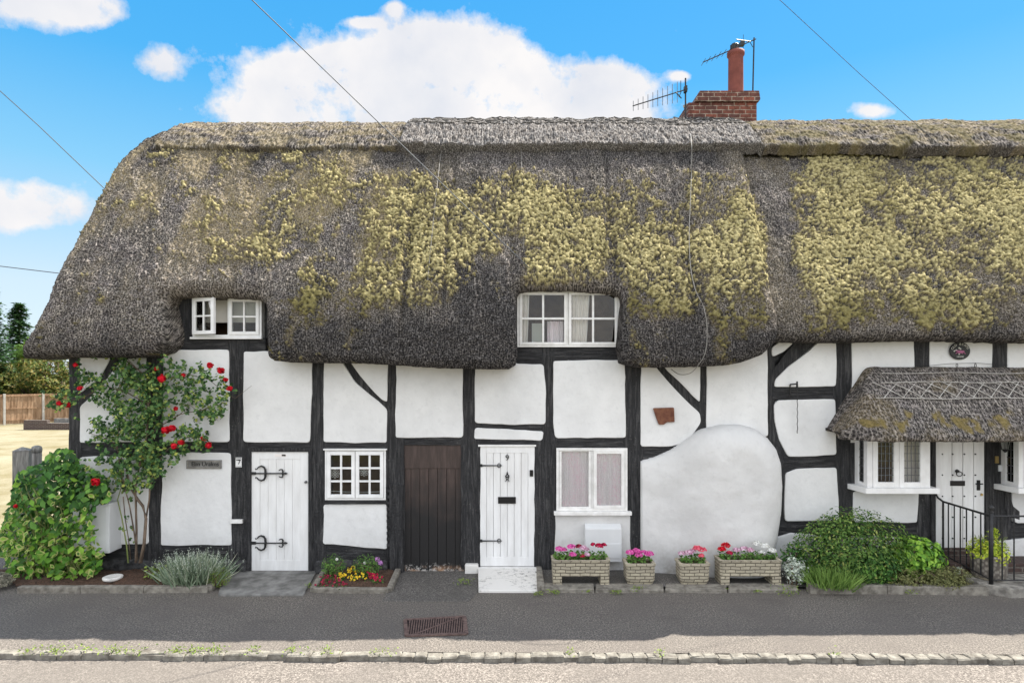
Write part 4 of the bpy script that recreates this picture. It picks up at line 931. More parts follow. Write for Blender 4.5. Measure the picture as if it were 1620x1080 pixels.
# ============================================================ WINDOWS
def wbox(mb, x0, x1, y0, y1, Ya, Yb):
    a = W(x0, y1); b = W(x1, y0); return mb.box(a.x, b.x, Ya, Yb, a.z, b.z)
def pane_frame(mb, x0, x1, y0, y1, st, Ya, Yb, nc, nr, bar=1.8, top=None, bot=None):
    """a casement: stiles, rails and glazing bars, all in wall pixels; pieces butt end to end"""
    top = top or st; bot = bot or st
    wbox(mb, x0, x0+st, y0, y1, Ya, Yb); wbox(mb, x1-st, x1, y0, y1, Ya, Yb)
    wbox(mb, x0+st, x1-st, y0, y0+top, Ya+0.001, Yb-0.001); wbox(mb, x0+st, x1-st, y1-bot, y1, Ya+0.001, Yb-0.001)
    gx0, gx1, gy0, gy1 = x0+st, x1-st, y0+top, y1-bot
    for i in range(1, nc):
        c = gx0+(gx1-gx0)*i/nc; wbox(mb, c-bar/2, c+bar/2, gy0, gy1, Ya+0.008, Yb-0.008)
    for j in range(1, nr):
        c = gy0+(gy1-gy0)*j/nr; wbox(mb, gx0, gx1, c-bar/2, c+bar/2, Ya+0.010, Yb-0.010)
    return gx0, gx1, gy0, gy1
def glass(parent, x0, x1, y0, y1, Y):
    return wbox(MB(), x0-0.5, x1+0.5, y0-0.5, y1+0.5, Y, Y+0.005).build('glass', M['glass'], parent)
def curtain(parent, x0, x1, y0, y1, Y, mat, folds=6, amp=0.02, name='curtain', taper=0.0):
    a = W(x0, y1, Y); b = W(x1, y0, Y); n = folds*8; nz = 8
    X = np.linspace(a.x, b.x, n)[:, None]*np.ones(nz); Z = np.linspace(a.z, b.z, nz)[None]*np.ones((n, 1)); T = (Z-a.z)/(b.z-a.z)
    X = X+taper*(1-T)*(b.x-a.x)*np.linspace(0, 1, n)[:, None]*-1
    Yy = Y+amp*np.sin(np.linspace(0, folds*2*np.pi, n)+0.6*np.sin(np.linspace(0, 9, n)))[:, None]*np.ones(nz)
    idx = np.arange(n*nz).reshape(n, nz); Fq = np.stack([idx[:-1, :-1], idx[1:, :-1], idx[1:, 1:], idx[:-1, 1:]], -1).reshape(-1, 4)
    return link(name, np_mesh(name, np.stack([X, Yy, Z], -1).reshape(-1, 3), Fq), parent, M[mat], True)
def outer_frame(x0, x1, y0, y1, st, Ya, Yb, mat, parent, name='window', sill=None, mull=None):
    mb = MB(); wbox(mb, x0, x0+st, y0, y1, Ya, Yb); wbox(mb, x1-st, x1, y0, y1, Ya, Yb)
    wbox(mb, x0+st, x1-st, y0, y0+st, Ya, Yb); wbox(mb, x0+st, x1-st, y1-st, y1, Ya, Yb)
    if mull: wbox(mb, mull-1.2, mull+1.2, y0+st, y1-st, Ya+0.01, Yb)
    o = mb.build(name, M[mat], parent, False, 0.004)
    if sill:
        s = MB(); wbox(s, sill[0], sill[1], sill[2], sill[3], Ya-sill[4], Yb); s.build('window_sill', M[mat], o, False, 0.006)
    return o
# lower window of no. 7
w1 = outer_frame(515, 611, 710, 790, 3, -0.035, 0.09, 'white', A); 
for a, b in ((518.5, 562.5), (563.5, 607.5)):
    mb = MB(); g = pane_frame(mb, a, b, 713.5, 786.5, 5.5, -0.048, 0.0, 2, 3, 3.0); c = mb.build('casement', M['white'], w1, False, 0.003); glass(w1, *g, -0.02)
s = MB(); wbox(s, 513, 613, 709, 711, -0.06, 0.05); s.build('drip_moulding', M['white'], w1)
s = MB(); wbox(s, 513, 613, 790.5, 796, -0.05, 0.08); s.build('window_sill', M['timber_h'], w1, False, 0.006)
for cx, cy in ((530, 749), (576, 746)):
    mb = MB(); p = W(cx, cy, -0.005)
    for k in range(8):
        t = 2*math.pi*k/8; c0 = p+Vector((math.cos(t)*0.045, 0, math.sin(t)*0.045))
        ring = [c0+Vector((math.cos(t)*math.cos(q)*0.026-math.sin(t)*math.sin(q)*0.015, 0, math.sin(t)*math.cos(q)*0.026+math.cos(t)*math.sin(q)*0.015)) for q in np.linspace(0, 2*np.pi, 11)]
        mb.tube(ring, 0.0035, 4)
    mb.tube([p+Vector((0, 0, -.008)), p+Vector((0, 0, .008))], 0.008, 6); mb.build('flower_ornament', M['white_worn'], w1)
mb = MB(); mb.tube(curve_pts(W(520, 776, 0.12), W(606, 777, 0.12), 0.015), 0.006, 5); mb.build('curtain_wire', M['white_worn'], w1)
# lower window of no. 9
w2_ = outer_frame(880, 992, 708, 807, 4, -0.04, 0.09, 'white_worn', A, sill=(876, 998, 807.2, 813, 0.05), mull=936.5)
mb = MB(); g = pane_frame(mb, 884.5, 935, 712.5, 803, 4, -0.02, 0.03, 1, 1, top=1.6, bot=2.0); mb.build('casement', M['white_worn'], w2_, False, 0.003); glass(w2_, *g, 0.005)
mb = MB(); g = pane_frame(mb, 938, 987.5, 711.5, 803, 5.5, -0.055, 0.0, 1, 1, bot=5); mb.build('casement', M['white_worn'], w2_, False, 0.003); glass(w2_, *g, -0.03)
curtain(w2_, 889, 936, 709, 806, 0.030, 'lace', 6, 0.010); curtain(w2_, 940, 986, 712, 804, -0.008, 'lace', 6, 0.010)
# upper window of no. 9
w3 = outer_frame(818, 980, 459, 549, 3.5, -0.03, 0.09, 'white_worn', A, mull=898)
for a, b in ((821.7, 896.5), (899.5, 976.3)):
    mb = MB(); g = pane_frame(mb, a, b, 462.7, 545.5, 4.2, -0.04, 0.01, 2, 2, 3.2); mb.build('casement', M['white_worn'], w3, False, 0.003); glass(w3, *g, -0.02)
curtain(w3, 820, 838, 455, 552, 0.07, 'curtain', 3, 0.015, taper=0.2); curtain(w3, 902, 934, 455, 552, 0.07, 'curtain', 5, 0.018, taper=0.2)
mb = MB(); wbox(mb, 842, 858, 510, 545, 0.16, 0.18); mb.build('picture_frame', M['whitef'], w3); curtain(w3, 866, 892, 508, 552, 0.12, 'lace', 4, 0.02)
# upper window of no. 7 with one casement swung out
w4 = outer_frame(306, 415, 469, 533, 3.5, -0.03, 0.09, 'white', A, sill=(303, 416, 533.2, 536.5, 0.03), mull=362)
mb = MB(); g = pane_frame(mb, 363.5, 411.3, 472.7, 529.5, 5.0, -0.045, 0.01, 2, 2, 2.6); mb.build('casement', M['white'], w4, False, 0.003); glass(w4, *g, -0.02)
mb = MB(); wd = 0.44; zc0 = W(0, 529.5).z; zc1 = W(0, 472.7).z
mb.box(0, 0.06, -0.045, 0.0, zc0, zc1); mb.box(wd-0.06, wd, -0.045, 0.0, zc0, zc1); mb.box(0.06, wd-0.06, -0.044, -0.001, zc0, zc0+0.055); mb.box(0.06, wd-0.06, -0.044, -0.001, zc1-0.055, zc1)
mb.box(wd/2-0.012, wd/2+0.012, -0.036, -0.009, zc0+0.055, zc1-0.055); zm = (zc0+zc1)/2; mb.box(0.06, wd-0.06, -0.034, -0.011, zm-0.012, zm+0.012)
Mh = Matrix.Translation((W(310, 0).x, -0.05, 0)) @ Matrix.Rotation(R(-20), 4, 'Z'); mb.v = [tuple(Mh @ Vector(p)) for p in mb.v]; oc = mb.build('casement', M['white'], w4, False, 0.003); oc['label'] = 'casement standing open'
mg = MB(); mg.box(0.055, wd-0.055, -0.022, -0.018, zc0+0.05, zc1-0.05); mg.v = [tuple(Mh @ Vector(p)) for p in mg.v]; mg.build('glass', M['glass'], w4)
mb = MB(); wbox(mb, 312, 410, 468, 509, 0.14, 0.15); mb.build('roller_blind', M['blind'], w4)
# tapering black reveal left of that window
MB().prism(w2([(284, 466), (306, 466), (306, 540), (284, 540)]), -0.01, 0.12).build('window_reveal', M['timber_v'], A)

# ============================================================ DOORS
def plank_door(parent, x0, x1, y0, y1, n, Y, mat, name='door', inset_frame=0.0, gap=0.004, label=None):
    a = W(x0, y1); b = W(x1, y0); mb = MB(); fr = inset_frame
    if fr: mb.box(a.x, a.x+fr, Y, Y+0.05, a.z, b.z); mb.box(b.x-fr, b.x, Y, Y+0.05, a.z, b.z); mb.box(a.x+fr, b.x-fr, Y, Y+0.05, b.z-fr*0.9, b.z); mb.box(a.x+fr, b.x-fr, Y, Y+0.05, a.z, a.z+fr*1.25)
    xa, xb, za, zb = a.x+fr, b.x-fr, a.z+fr*1.25, b.z-fr*0.9; pw = (xb-xa)/n
    for i in range(n):
        dy = random.uniform(-0.001, 0.001); mb.box(xa+i*pw+gap/2, xa+(i+1)*pw-gap/2, Y+(0.006 if fr else 0)+dy, Y+0.045, za, zb)
    mb.box(a.x+0.004, b.x-0.004, Y+0.03, Y+0.052, a.z+0.004, b.z-0.004)
    o = mb.build(name, mat, parent, False, 0.0025)
    if label: o['label'] = label
    return o
def fan_hinge(parent, x, y, L=0.58):
    p = W(x, y, -0.02); mb = MB(); t = lambda pts, r: mb.tube([p+Vector((a, 0, b)) for a, b in pts], r, 5)
    mb.box(p.x-0.01, p.x+0.075, p.y-0.006, p.y+0.012, p.z-0.022, p.z+0.022)
    t([(0.05, 0), (L-0.06, 0)], 0.011); t([(L-0.08, 0), (L-0.03, 0), (L, 0)], [0.008, 0.02, 0.002])
    for sg in (1, -1):
        t([(0.23, 0), (0.225, .06*sg), (0.20, .10*sg), (0.16, .115*sg), (0.12, .10*sg), (0.095, .07*sg)], [.02, .018, .017, .014, .011, .009])
        t([(0.095, .07*sg), (0.075, .06*sg), (0.07, .08*sg)], .008)
        t([(0.50, 0), (0.505, .035*sg), (0.49, .062*sg), (0.46, .06*sg), (0.44, .045*sg)], [.014, .013, .011, .009, .007])
    return mb.build('strap_hinge', M['iron'], parent, False)
d7 = plank_door(A, 398, 488, 714.5, 902, 5, 0.0, M['door_white'], inset_frame=0.13, gap=0.003, label='white boarded door with curled strap hinges')
mb = MB(); wbox(mb, 391, 397.7, 708, 904, -0.025, 0.1); wbox(mb, 488.3, 494, 708, 904, -0.025, 0.1); wbox(mb, 397.7, 488.3, 708, 714, -0.025, 0.1); wbox(mb, 397.7, 488.3, 902.5, 909, -0.02, 0.1)
mb.build('door_frame', M['timber_v'], A, False, 0.004)
fan_hinge(d7, 397, 748.5); fan_hinge(d7, 397, 858.5)
mb = MB(); p = W(484, 762, -0.01); mb.tube([p, p+Vector((0, -0.03, 0))], [0.022, 0.018], 12); mb.build('lock', M['alu'], d7)
mb = MB(); wbox(mb, 435, 453, 718, 722, -0.004, 0.01); mb.build('notice_strip', M['curtain'], d7); mb = MB(); wbox(mb, 446, 452, 718.5, 721, -0.007, 0.0); mb.build('black_mark', M['black'], d7)
db = plank_door(A, 635.5, 734, 701, 904, 7, 0.035, M['brown_door'], gap=0.006, label='weathered dark brown boarded door, paint flaking at the foot')
mb = MB(); wbox(mb, 636, 733.5, 700.5, 741, 0.022, 0.04); mb.build('top_board', M['brown_door'], db, False, 0.004)
d9 = plank_door(A, 758, 847, 706, 895, 6, 0.0, M['door_white'], inset_frame=0.115, gap=0.006, label='white boarded door numbered 9')
mb = MB(); wbox(mb, 756, 848.5, 896, 903, -0.09, 0.1); mb.build('threshold', M['white_worn'], A, False, 0.006); mb = MB(); wbox(mb, 756.5, 848, 703, 706, -0.02, 0.08); mb.build('door_head', M['white_worn'], A, False, 0.003)
text_mesh('door_number', '9', 0.125, W(802.5, 724, -0.006), M['black'], d9)
for yy_ in (736, 855):
    p = W(761, yy_, -0.012); mb = MB(); mb.box(p.x-0.02, p.x+0.02, p.y-.004, p.y+.012, p.z-.022, p.z+.022)
    mb.tube([p, p+Vector((0.33, 0, 0))], [0.012, 0.007], 5); q = p+Vector((0.285, 0, 0))
    ring = [q+Vector((math.cos(t)*0.024, 0, math.sin(t)*0.032)) for t in np.linspace(0, 2*np.pi, 13)]; mb.tube(ring, 0.006, 4); mb.build('strap_hinge', M['iron'], d9)
mb = MB(); wbox(mb, 788, 816, 785.5, 796, -0.012, 0.005); mb.build('letterbox', M['black'], d9, False, 0.003)
p = W(802.5, 754, -0.02); mb = MB()
mb.tube([p+Vector((0, 0, .085)), p+Vector((0, -.01, .05)), p+Vector((0, -.01, .03))], [.004, .016, .010], 6)
for sg in (1, -1): mb.tube([p+Vector((.008*sg, 0, .035)), p+Vector((.026*sg, 0, .02)), p+Vector((.02*sg, 0, -.02)), p+Vector((.01*sg, 0, -.045)), p+Vector((.03*sg, 0, -.075))], [.009, .011, .008, .009, .006], 5)
mb.tube([p+Vector((-.02, 0, .0)), p+Vector((.02, 0, .0))], .009, 5); mb.tube([p+Vector((-.012, 0, -.04)), p+Vector((.012, 0, -.04))], .008, 5); mb.build('door_knocker', M['iron'], d9)
mb = MB(); wbox(mb, 838, 843.5, 743, 753, -0.02, 0.005); mb.build('lock', M['black'], d9, False, 0.004)
# right cottage door
dr = plank_door(B, 1489, 1557.5, 686, 866, 4, 0.0, M['door_white'], gap=0.010, label='white studded door with black ring knocker')
mb = MB(); wbox(mb, 1479.5, 1488.6, 686, 868, -0.02, 0.08); mb.build('door_frame', M['door_white'], B, False, 0.004)
mb = MB()
for x in (1490.5, 1507, 1525.5, 1543):
    for y in (718, 751, 784.5, 817.5, 851):
        p = W(x, y, -0.004); mb.tube([p+Vector((0, .006, 0)), p+Vector((0, -.008, 0)), p+Vector((0, -.012, 0))], [.012, .012, .004], 6)
mb.build('studs', M['black'], dr)
mb = MB(); wbox(mb, 1503, 1526, 760, 768, -0.012, 0.0); mb.build('letterbox', M['black'], dr, False, 0.003)
p = W(1515, 747, -0.02); mb = MB(); mb.tube([p+Vector((0, .015, .02)), p+Vector((0, -.02, .02))], [.03, .02], 10)
mb.tube([p+Vector((math.sin(t)*0.045+0.012, -.02, -0.02-math.cos(t)*0.035)) for t in np.linspace(0, 2*np.pi, 15)], 0.008, 5); mb.build('ring_knocker', M['iron'], dr)
mb = MB(); wbox(mb, 1545, 1550, 759, 775, -0.012, 0.0); p = W(1547, 765.5, -0.04); mb.tube([p+Vector((0, .04, 0)), p, p+Vector((.08, 0, .005))], .010, 6); mb.build('door_handle', M['black'], dr)
p = W(1553, 782, -0.01); mb = MB(); mb.tube([p, p+Vector((0, -.015, 0))], [.022, .016], 12); mb.build('lock', M['brass'], dr)
# ---- bay windows with leaded lights
def bay(x0, x1, z0, z1, dep, parent, lab=None):
    f = MB(); Yf = -dep; st = 0.075
    def post(xa, xb, ya, yb): f.box(xa, xb, ya, yb, z0, z1)
    post(x0, x0+0.08, Yf, Yf+0.06); post(x1-0.08, x1, Yf, Yf+0.06); mid = (x0+x1)/2; 
    post(x0, x0+0.05, Yf+0.062, Yf+0.1); post(x0, x0+0.05, -0.10, 0.04); post(x1-0.05, x1, -0.10, 0.04)
    f.box(x0+0.002, x0+0.048, Yf+0.1, -0.10, z0, z0+0.06); f.box(x1-0.048, x1-0.002, Yf+0.062, -0.10, z0, z0+0.06)
    f.box(x0-0.0, x1, Yf, 0.05, z1, z1+0.06)
    o = f.build('bay_window', M['white'], parent, False, 0.004)
    if lab: o['label'] = lab
    s = MB(); s.hprism([(x0-0.12, 0.03), (x0-0.06, -dep-0.07), (x1+0.10, -dep-0.07), (x1+0.10, 0.03)], z0-0.085, z0); s.build('window_sill', M['white'], o, False, 0.008)
    cas = [(x0+0.082, mid-0.002), (mid+0.002, x1-0.082)]
    lead = MB()
    for a, b in cas:
        c = MB(); c.box(a, a+st, Yf-0.012, Yf+0.045, z0, z1); c.box(b-st, b, Yf-0.012, Yf+0.045, z0, z1); c.box(a+st, b-st, Yf-0.011, Yf+0.044, z0, z0+st*1.1); c.box(a+st, b-st, Yf-0.011, Yf+0.044, z1-st, z1)
        c.build('casement', M['white'], o, False, 0.004); g = MB(); g.box(a+st-0.004, b-st+0.004, Yf+0.014, Yf+0.02, z0+st, z1-st+0.01); g.build('glass', M['glass'], o)
        for k in range(1, 4): xx = a+st+(b-a-2*st)*k/4; lead.box(xx-0.004, xx+0.004, Yf+0.006, Yf+0.013, z0+st, z1-st)
        for k in range(1, 7): zz = z0+st+(z1-z0-2*st)*k/7; lead.box(a+st, b-st, Yf+0.0065, Yf+0.0125, zz-0.004, zz+0.004)
    for xs_ in (x0+0.02, x1-0.02):
        g = MB(); g.box(xs_-0.002, xs_+0.002, Yf+0.06, -0.1, z0+0.06, z1); g.build('glass', M['glass'], o)
        for k in range(1, 7): zz = z0+0.06+(z1-z0-0.06)*k/7; lead.box(xs_-0.006, xs_+0.006, Yf+0.1, -0.1, zz-0.005, zz+0.005)
        ym = (Yf+0.1-0.1)/2; lead.box(xs_-0.0055, xs_+0.0055, ym-0.004, ym+0.004, z0+0.06, z1)
    lead.build('leaded_bars', M['alu'], o)
    return o
bz0 = HC-188*9.16/F+0.07
bayL = bay(5.42, 6.38, bz0, 2.33, 0.34, B, 'leaded bay window left of the studded door')
bayR = bay(7.73, 8.75, bz0, 2.33, 0.34, B, 'leaded bay window right of the studded door')
curtain(bayL, 1358, 1376, 700, 776, -0.1, 'curtain', 3, 0.02)
mb = MB(); mb.box(6.08, 6.30, -0.12, -0.10, bz0, 2.3); mb.build('blind', M['curtain'], bayL)
curtain(bayR, 1602, 1640, 690, 776, -0.1, 'curtain', 4, 0.02)
# ---- porch thatch
def porch():
    x0, x1 = 4.95, 9.9; nx, nt_ = 330, 110
    pr = cr_spline(np.array([(0.05, 3.22), (-0.06, 3.235), (-0.25, 3.08), (-0.5, 2.82), (-0.75, 2.52), (-0.93, 2.29), (-0.955, 2.22), (-0.90, 2.165), (-0.6, 2.20), (-0.2, 2.27), (0.05, 2.3)]), 12)
    l = np.concatenate([[0], np.cumsum(np.hypot(*np.diff(pr, axis=0).T))]); T = np.linspace(0, l[-1], nt_); py, pz = np.interp(T, l, pr[:, 0]), np.interp(T, l, pr[:, 1])
    X = np.linspace(x0, x1, nx)[:, None]*np.ones(nt_); Y = py[None]*np.ones((nx, 1)); Z = pz[None]*np.ones((nx, 1))
    # hipped left end: height limited by a slope rising from the left edge
    e = X-x0; hipz = 2.25+e*1.52+0.06*np.sqrt(np.maximum(e, 0)); zt = (Z > 2.3)
    k = 0.05; Zl = -k*np.log(np.exp(-np.clip(Z, -9, 9)/k)+np.exp(-hipz/k)); Z = np.where(zt, Zl, Z)
    c = sstep(0.0, 0.55, e); Y = np.where(Y < -0.25, -0.25+(Y+0.25)*(0.30+0.70*np.sqrt(c)), Y)
    X = X+0
    und = (fbm(X*1.5, T[None]*1.5+0*X, 4, 33)-0.5)*0.05; st = (vnoise(X*60, T[None]*50+0*X, 34)-0.5)*0.02+(vnoise(X*25, T[None]*12+0*X, 35)-0.5)*0.015
    e1 = np.clip(T/0.3, 0, 1)[None]; Y = Y-(und+st)*e1*np.clip((T[-1]-T)/0.3, 0, 1)[None]; Z = Z+(und*0.7+st*0.6)*e1
    Z = Z+(vnoise(X*7, 0*X, 36)-0.5)*0.02
    idx = np.arange(nx*nt_).reshape(nx, nt_); Fq = np.stack([idx[:-1, :-1], idx[:-1, 1:], idx[1:, 1:], idx[1:, :-1]], -1).reshape(-1, 4)
    Tm = T[None]+0*X; moss = sstep(0.73, 0.86, fbm(X*5.2, Tm*4, 4, 37)+0.12*sstep(0.9, 1.15, Tm))*sstep(0.85, 1.1, Tm)*(1-sstep(1.38, 1.5, Tm))
    ends = [idx[0], idx[-1][::-1]]
    me = np_mesh('porch_thatch', np.stack([X, Y, Z], -1).reshape(-1, 3), [Fq, np.array([ends[0]]), np.array([ends[1]])], {'sarc': (Tm*0.45).ravel(), 'dry': (0.55+0*Tm).ravel(), 'mtop': (0.6+0*Tm).ravel(), 'moss': moss.ravel()*0.9, 'tan': (sstep(0.5, 0.7, fbm(X*2, Tm*2, 4, 38))*0.3).ravel(), 'mgreen': (moss*0).ravel()})
    o = link('porch_roof', me, B, M['thatch_porch'], True)
    def P(x, t, off=0.018):
        y = np.interp(t, T, py); z = np.interp(t, T, pz); y2 = np.interp(t+0.03, T, py); z2 = np.interp(t+0.03, T, pz); n = Vector((0, z2-z, -(y2-y))).normalized()
        if n.z < 0: n = -n
        h_ = 2.25+(x-x0)*1.52+0.06*math.sqrt(max(x-x0, 0)); return Vector((x, y, min(z, h_)))+n*off
    return o, P
porch_o, PP = porch()
mb = MB(); t1, t2, t3 = 0.28, 0.48, 0.80
for t_, xa in ((t1, 5.72), (t2, 5.62), (t3, 5.42)): mb.tube([PP(x, t_+0.012*math.sin(x*4+t_*9), 0.022) for x in np.arange(xa, 9.85, 0.16)], 0.0068, 4)
x = 5.5
while x < 9.6:
    mb.tube([PP(x, t2), PP(x+0.17, (t2+t3)/2, 0.034), PP(x+0.36, t3)], 0.0068, 4); mb.tube([PP(x+0.03, t3), PP(x+0.2, (t2+t3)/2, 0.034), PP(x+0.38, t2)], 0.0068, 4); x += 0.27+random.uniform(-.02, .02)
mb.build('hazel_spars', M['spar'], porch_o)
mb = MB()
for x in (6.98, 7.27, 7.57): mb.tube([Vector((x, -0.08, 3.27))+Vector((math.sin(t)*0.014, 0, math.cos(t)*0.032)) for t in np.linspace(-2.6, 2.6, 10)], 0.006, 4)
mb.tube([Vector((a, -0.05, b)) for a, b in ((6.4, 3.25), (6.9, 3.30), (7.3, 3.31), (7.8, 3.27))], 0.003, 4); mb.build('wire_loops', M['iron'], porch_o)
n = 260; X = rng.uniform(5.5, 9.8, n); Pp = np.stack([X, np.full(n, -0.06), np.full(n, 3.23)], -1); straws('loose_straw', Pp, porch_o, M['leaf_dry'], 0.05)

# ============================================================ CHIMNEY
def W3(x, y, dist): s = dist/F; return Vector(((x-810)*s, dist-D, HC+(590-y)*s))
dc = 12.25
chm = MB(); a = W3(1089, 200, dc); b = W3(1199, 162, dc); zt1 = b.z
chm.box(a.x, b.x-0.02, 2.75, 3.55, 7.9, zt1)
c = W3(1100, 163, dc); e = W3(1199, 145, dc)
chm.prism([(a.x+0.12, zt1), (b.x+0.01, zt1), (b.x+0.035, zt1+0.05), (b.x+0.01, e.z), (c.x+0.08, e.z)], 2.70, 3.6)
ch = chm.build('chimney', M['brick'], A, False, 0.012)
mb = MB(); q = W3(1164, 145, dc+0.4); n_ = 24
mb.add([(q.x+0.50*math.cos(t)*r, 3.15+0.4*math.sin(t)*r, e.z-0.01+z) for r, z in ((0.95, 0.0), (0.8, 0.05), (0.42, 0.09), (0.3, 0.10)) for t in np.linspace(0, 2*np.pi, n_, endpoint=False)],
       [(k*n_+i, k*n_+(i+1) % n_, (k+1)*n_+(i+1) % n_, (k+1)*n_+i) for k in range(3) for i in range(n_)]+[tuple(range(3*n_, 4*n_))]); mb.build('flaunching', M['mortar'], ch, True)
pot = MB(); H = W3(0, 83, dc+0.4).z-e.z
pot.lathe((q.x, 3.15, e.z), [(0.165, 0), (0.155, 0.1), (0.150, H-0.12), (0.155, H-0.10), (0.178, H-0.07), (0.175, H-0.0), (0.13, H+0.005), (0.12, H-0.1)]); po = pot.build('chimney_pot', M['pot_clay'], ch, True)
cw = MB(); cw.lathe((q.x-0.02, 3.15, e.z+H-0.06), [(0.07, 0), (0.075, 0.08), (0.085, 0.10), (0.088, 0.20), (0.07, 0.23), (0.03, 0.25)], 14)
for k in range(8): cw.tube([(q.x-0.02+0.09*math.cos(k*.785), 3.15+0.09*math.sin(k*.785), e.z+H+0.03), (q.x-0.02+0.09*math.cos(k*.785), 3.15+0.09*math.sin(k*.785), e.z+H+0.15)], 0.008, 4)
cw.build('cowl', M['iron'], ch, False)
mb = MB(); mb.lathe((W3(1094, 0, dc).x, 2.95, zt1-0.02), [(0.10, 0), (0.12, 0.04), (0.06, 0.06), (0.02, 0.06)], 8); mb.build('mortar_patch', M['mortar'], ch)
# aerials
def aerial(label, mast_px, m0, m1, boom, nel, vert, dist, extra=None):
    r = empty('television_aerial', W3(mast_px, m0, dist), label, 'aerial', 'television aerials at the chimney')
    mb = MB(); mb.tube([W3(mast_px, m0, dist), W3(mast_px+(0 if vert else 2), m1, dist)], 0.016, 6); mb.build('mast', M['iron'], r)
    mb = MB(); a = W3(boom[0], boom[1], dist-0.03); b = W3(boom[2], boom[3], dist-0.03); mb.tube([a, b], 0.012, 5); mb.build('boom', M['iron'], r)
    mb = MB()
    for k in range(nel):
        p = a.lerp(b, 0.01+0.80*k/(nel-1)) if vert else a.lerp(b, 0.01+0.58*k/(nel-1)); h = 0.10+0.012*k if vert else 0.2
        dvec = Vector((0, 0, h)) if vert else Vector((0.02, h, 0.03)); mb.tube([p-dvec, p+dvec], 0.006, 4)
    mb.build('elements', M['alu'] if vert else M['iron'], r)
    return r, a, b
r1, a, b = aerial('lower aerial on a pole left of the chimney with upright rods', 1084.5, 192, 124, (1001, 168, 1088, 141), 10, True, 12.0)
mb = MB(); mb.tube([W3(1077, 128, 11.97), W3(1077, 146, 11.97)], .007, 4); mb.tube([W3(1069, 146, 11.95), W3(1078, 156, 11.95)], .012, 5); mb.tube([W3(1078, 144, 11.95), W3(1074, 154, 11.95)], .008, 5); mb.box(b.x-0.07, b.x-0.02, b.y-0.05, b.y+0.05, b.z-0.07, b.z+0.05); mb.build('clamp', M['iron'], r1)
r2, a, b = aerial('upper aerial on a tall mast behind the red chimney pot', 1191, 145, 60, (1112, 99, 1196, 62), 7, False, 12.75)
mb = MB(); mb.tube([W3(1165, 63, 12.7), W3(1187, 66, 12.7)], .012, 5); mb.tube([W3(1176, 55, 12.7), W3(1176, 83, 12.7)], .005, 4); mb.tube([W3(1185, 64, 12.7), W3(1191, 75, 12.7)], .008, 4); mb.box(W3(1171, 0, 12.7).x, W3(1177, 0, 12.7).x, 3.15, 3.25, W3(0, 73, 12.7).z, W3(0, 66, 12.7).z); mb.build('clamp', M['iron'], r2)
# cable down the roof
def roof_px(x, y, off=0.09):
    X, s = px2xs(x, y); return Vector(surf(np.array([X]), np.array([s]), off)[0])
pts = [W3(1085, 128, 11.98), roof_px(1086, 190, 0.24), roof_px(1089, 240, 0.24)]+[roof_px(x, y, 0.13) for x, y in ((1091, 280), (1089, 330), (1087, 380), (1089, 430), (1096, 465), (1107, 487), (1113, 510), (1114, 540), (1110, 562))]
pts += [W(1104, 578, -0.72), W(1092, 590, -0.6), W(1075, 592, -0.4), W(1062, 584, -0.1)]
def smooth(pts, n=6): return [Vector(p) for p in cr_spline(np.array([tuple(p) for p in pts]), n)]
tag(MB().tube(smooth(pts), 0.006, 5).build('aerial_cable', M['wire_light'], None, True), 'pale aerial cable running down the thatch from the chimney to under the eaves', 'cable')
# overhead wires
def wire(label, pts, r=0.006, mat='wire'):
    return tag(MB().tube(pts, r, 5).build('overhead_wire', M[mat], None, True), label, 'wire')
e9 = roof_px(836, 430, 0.10)
wire('overhead wire slanting down across the left sky to the thatch above the right dormer', curve_pts(Vector((-8.2, -16, 12.8)) if False else W3(300, -95, 7.0), e9, 0.0, 14), 0.007)
wire('short wire at the far left running down behind the gable', [W3(-60, 90, 14.6), W3(60, 198, 15.0), W3(170, 303, 15.4), W3(280, 400, 15.8)], 0.011)
wire('thin wire at upper right running down to the right-hand thatch', [W3(1150, -75, 9.0), W3(1240, 6, 9.6), W3(1360, 117, 10.4), roof_px(1500, 246, 0.03)], 0.0045)
wire('low wire crossing behind the thatched gable at left', [W3(-400, 376, 30), W3(0, 421, 30), W3(100, 433, 30), W3(240, 447, 30)], 0.022)
for px_ in (706, 824, 640):
    pass

# ============================================================ THINGS ON THE WALLS
r = empty('house_name_sign', W(324, 733, -0.03), 'grey rectangular house name sign on the white panel left of the hinged door', 'sign')
mb = MB(); wbox(mb, 297, 352, 727, 740.5, -0.045, -0.02); mb.build('board', M['slab'], r, False, 0.004)
mb = MB(); wbox(mb, 298.5, 350.5, 728, 729.2, -0.05, -0.044); wbox(mb, 298.5, 350.5, 738.3, 739.5, -0.05, -0.044); wbox(mb, 298.5, 299.7, 729.3, 738.2, -0.05, -0.044); wbox(mb, 349.3, 350.5, 729.3, 738.2, -0.05, -0.044); mb.build('rim', M['stone'], r)
text_mesh('lettering', 'Elm Uralms', 0.098, W(324.5, 733.8, -0.048), M['black'], r, xs=0.95)
r = empty('number_plaque', W(378, 731, -0.02), 'small white plaque numbered 7 on the black post left of the hinged door', 'sign')
mb = MB(); wbox(mb, 373.6, 383, 723, 738.5, -0.022, -0.006); mb.build('tile', M['door_white'], r, False, 0.002)
text_mesh('numeral', '7', 0.095, W(378.3, 731, -0.025), M['black'], r)
mb = MB()
for k in range(6):
    wbox(mb, 374.2+k*1.45, 375.1+k*1.45, 723.8, 724.8, -0.025, -0.021); wbox(mb, 374.2+k*1.45, 375.1+k*1.45, 736.8, 737.8, -0.025, -0.021)
wbox(mb, 374.6, 382, 726, 727.4, -0.025, -0.021); mb.build('border', M['iron'], r)
r = empty('oval_plaque', W(1517, 555, -0.03), 'round black name plaque with white lettering and rider above the porch', 'sign')
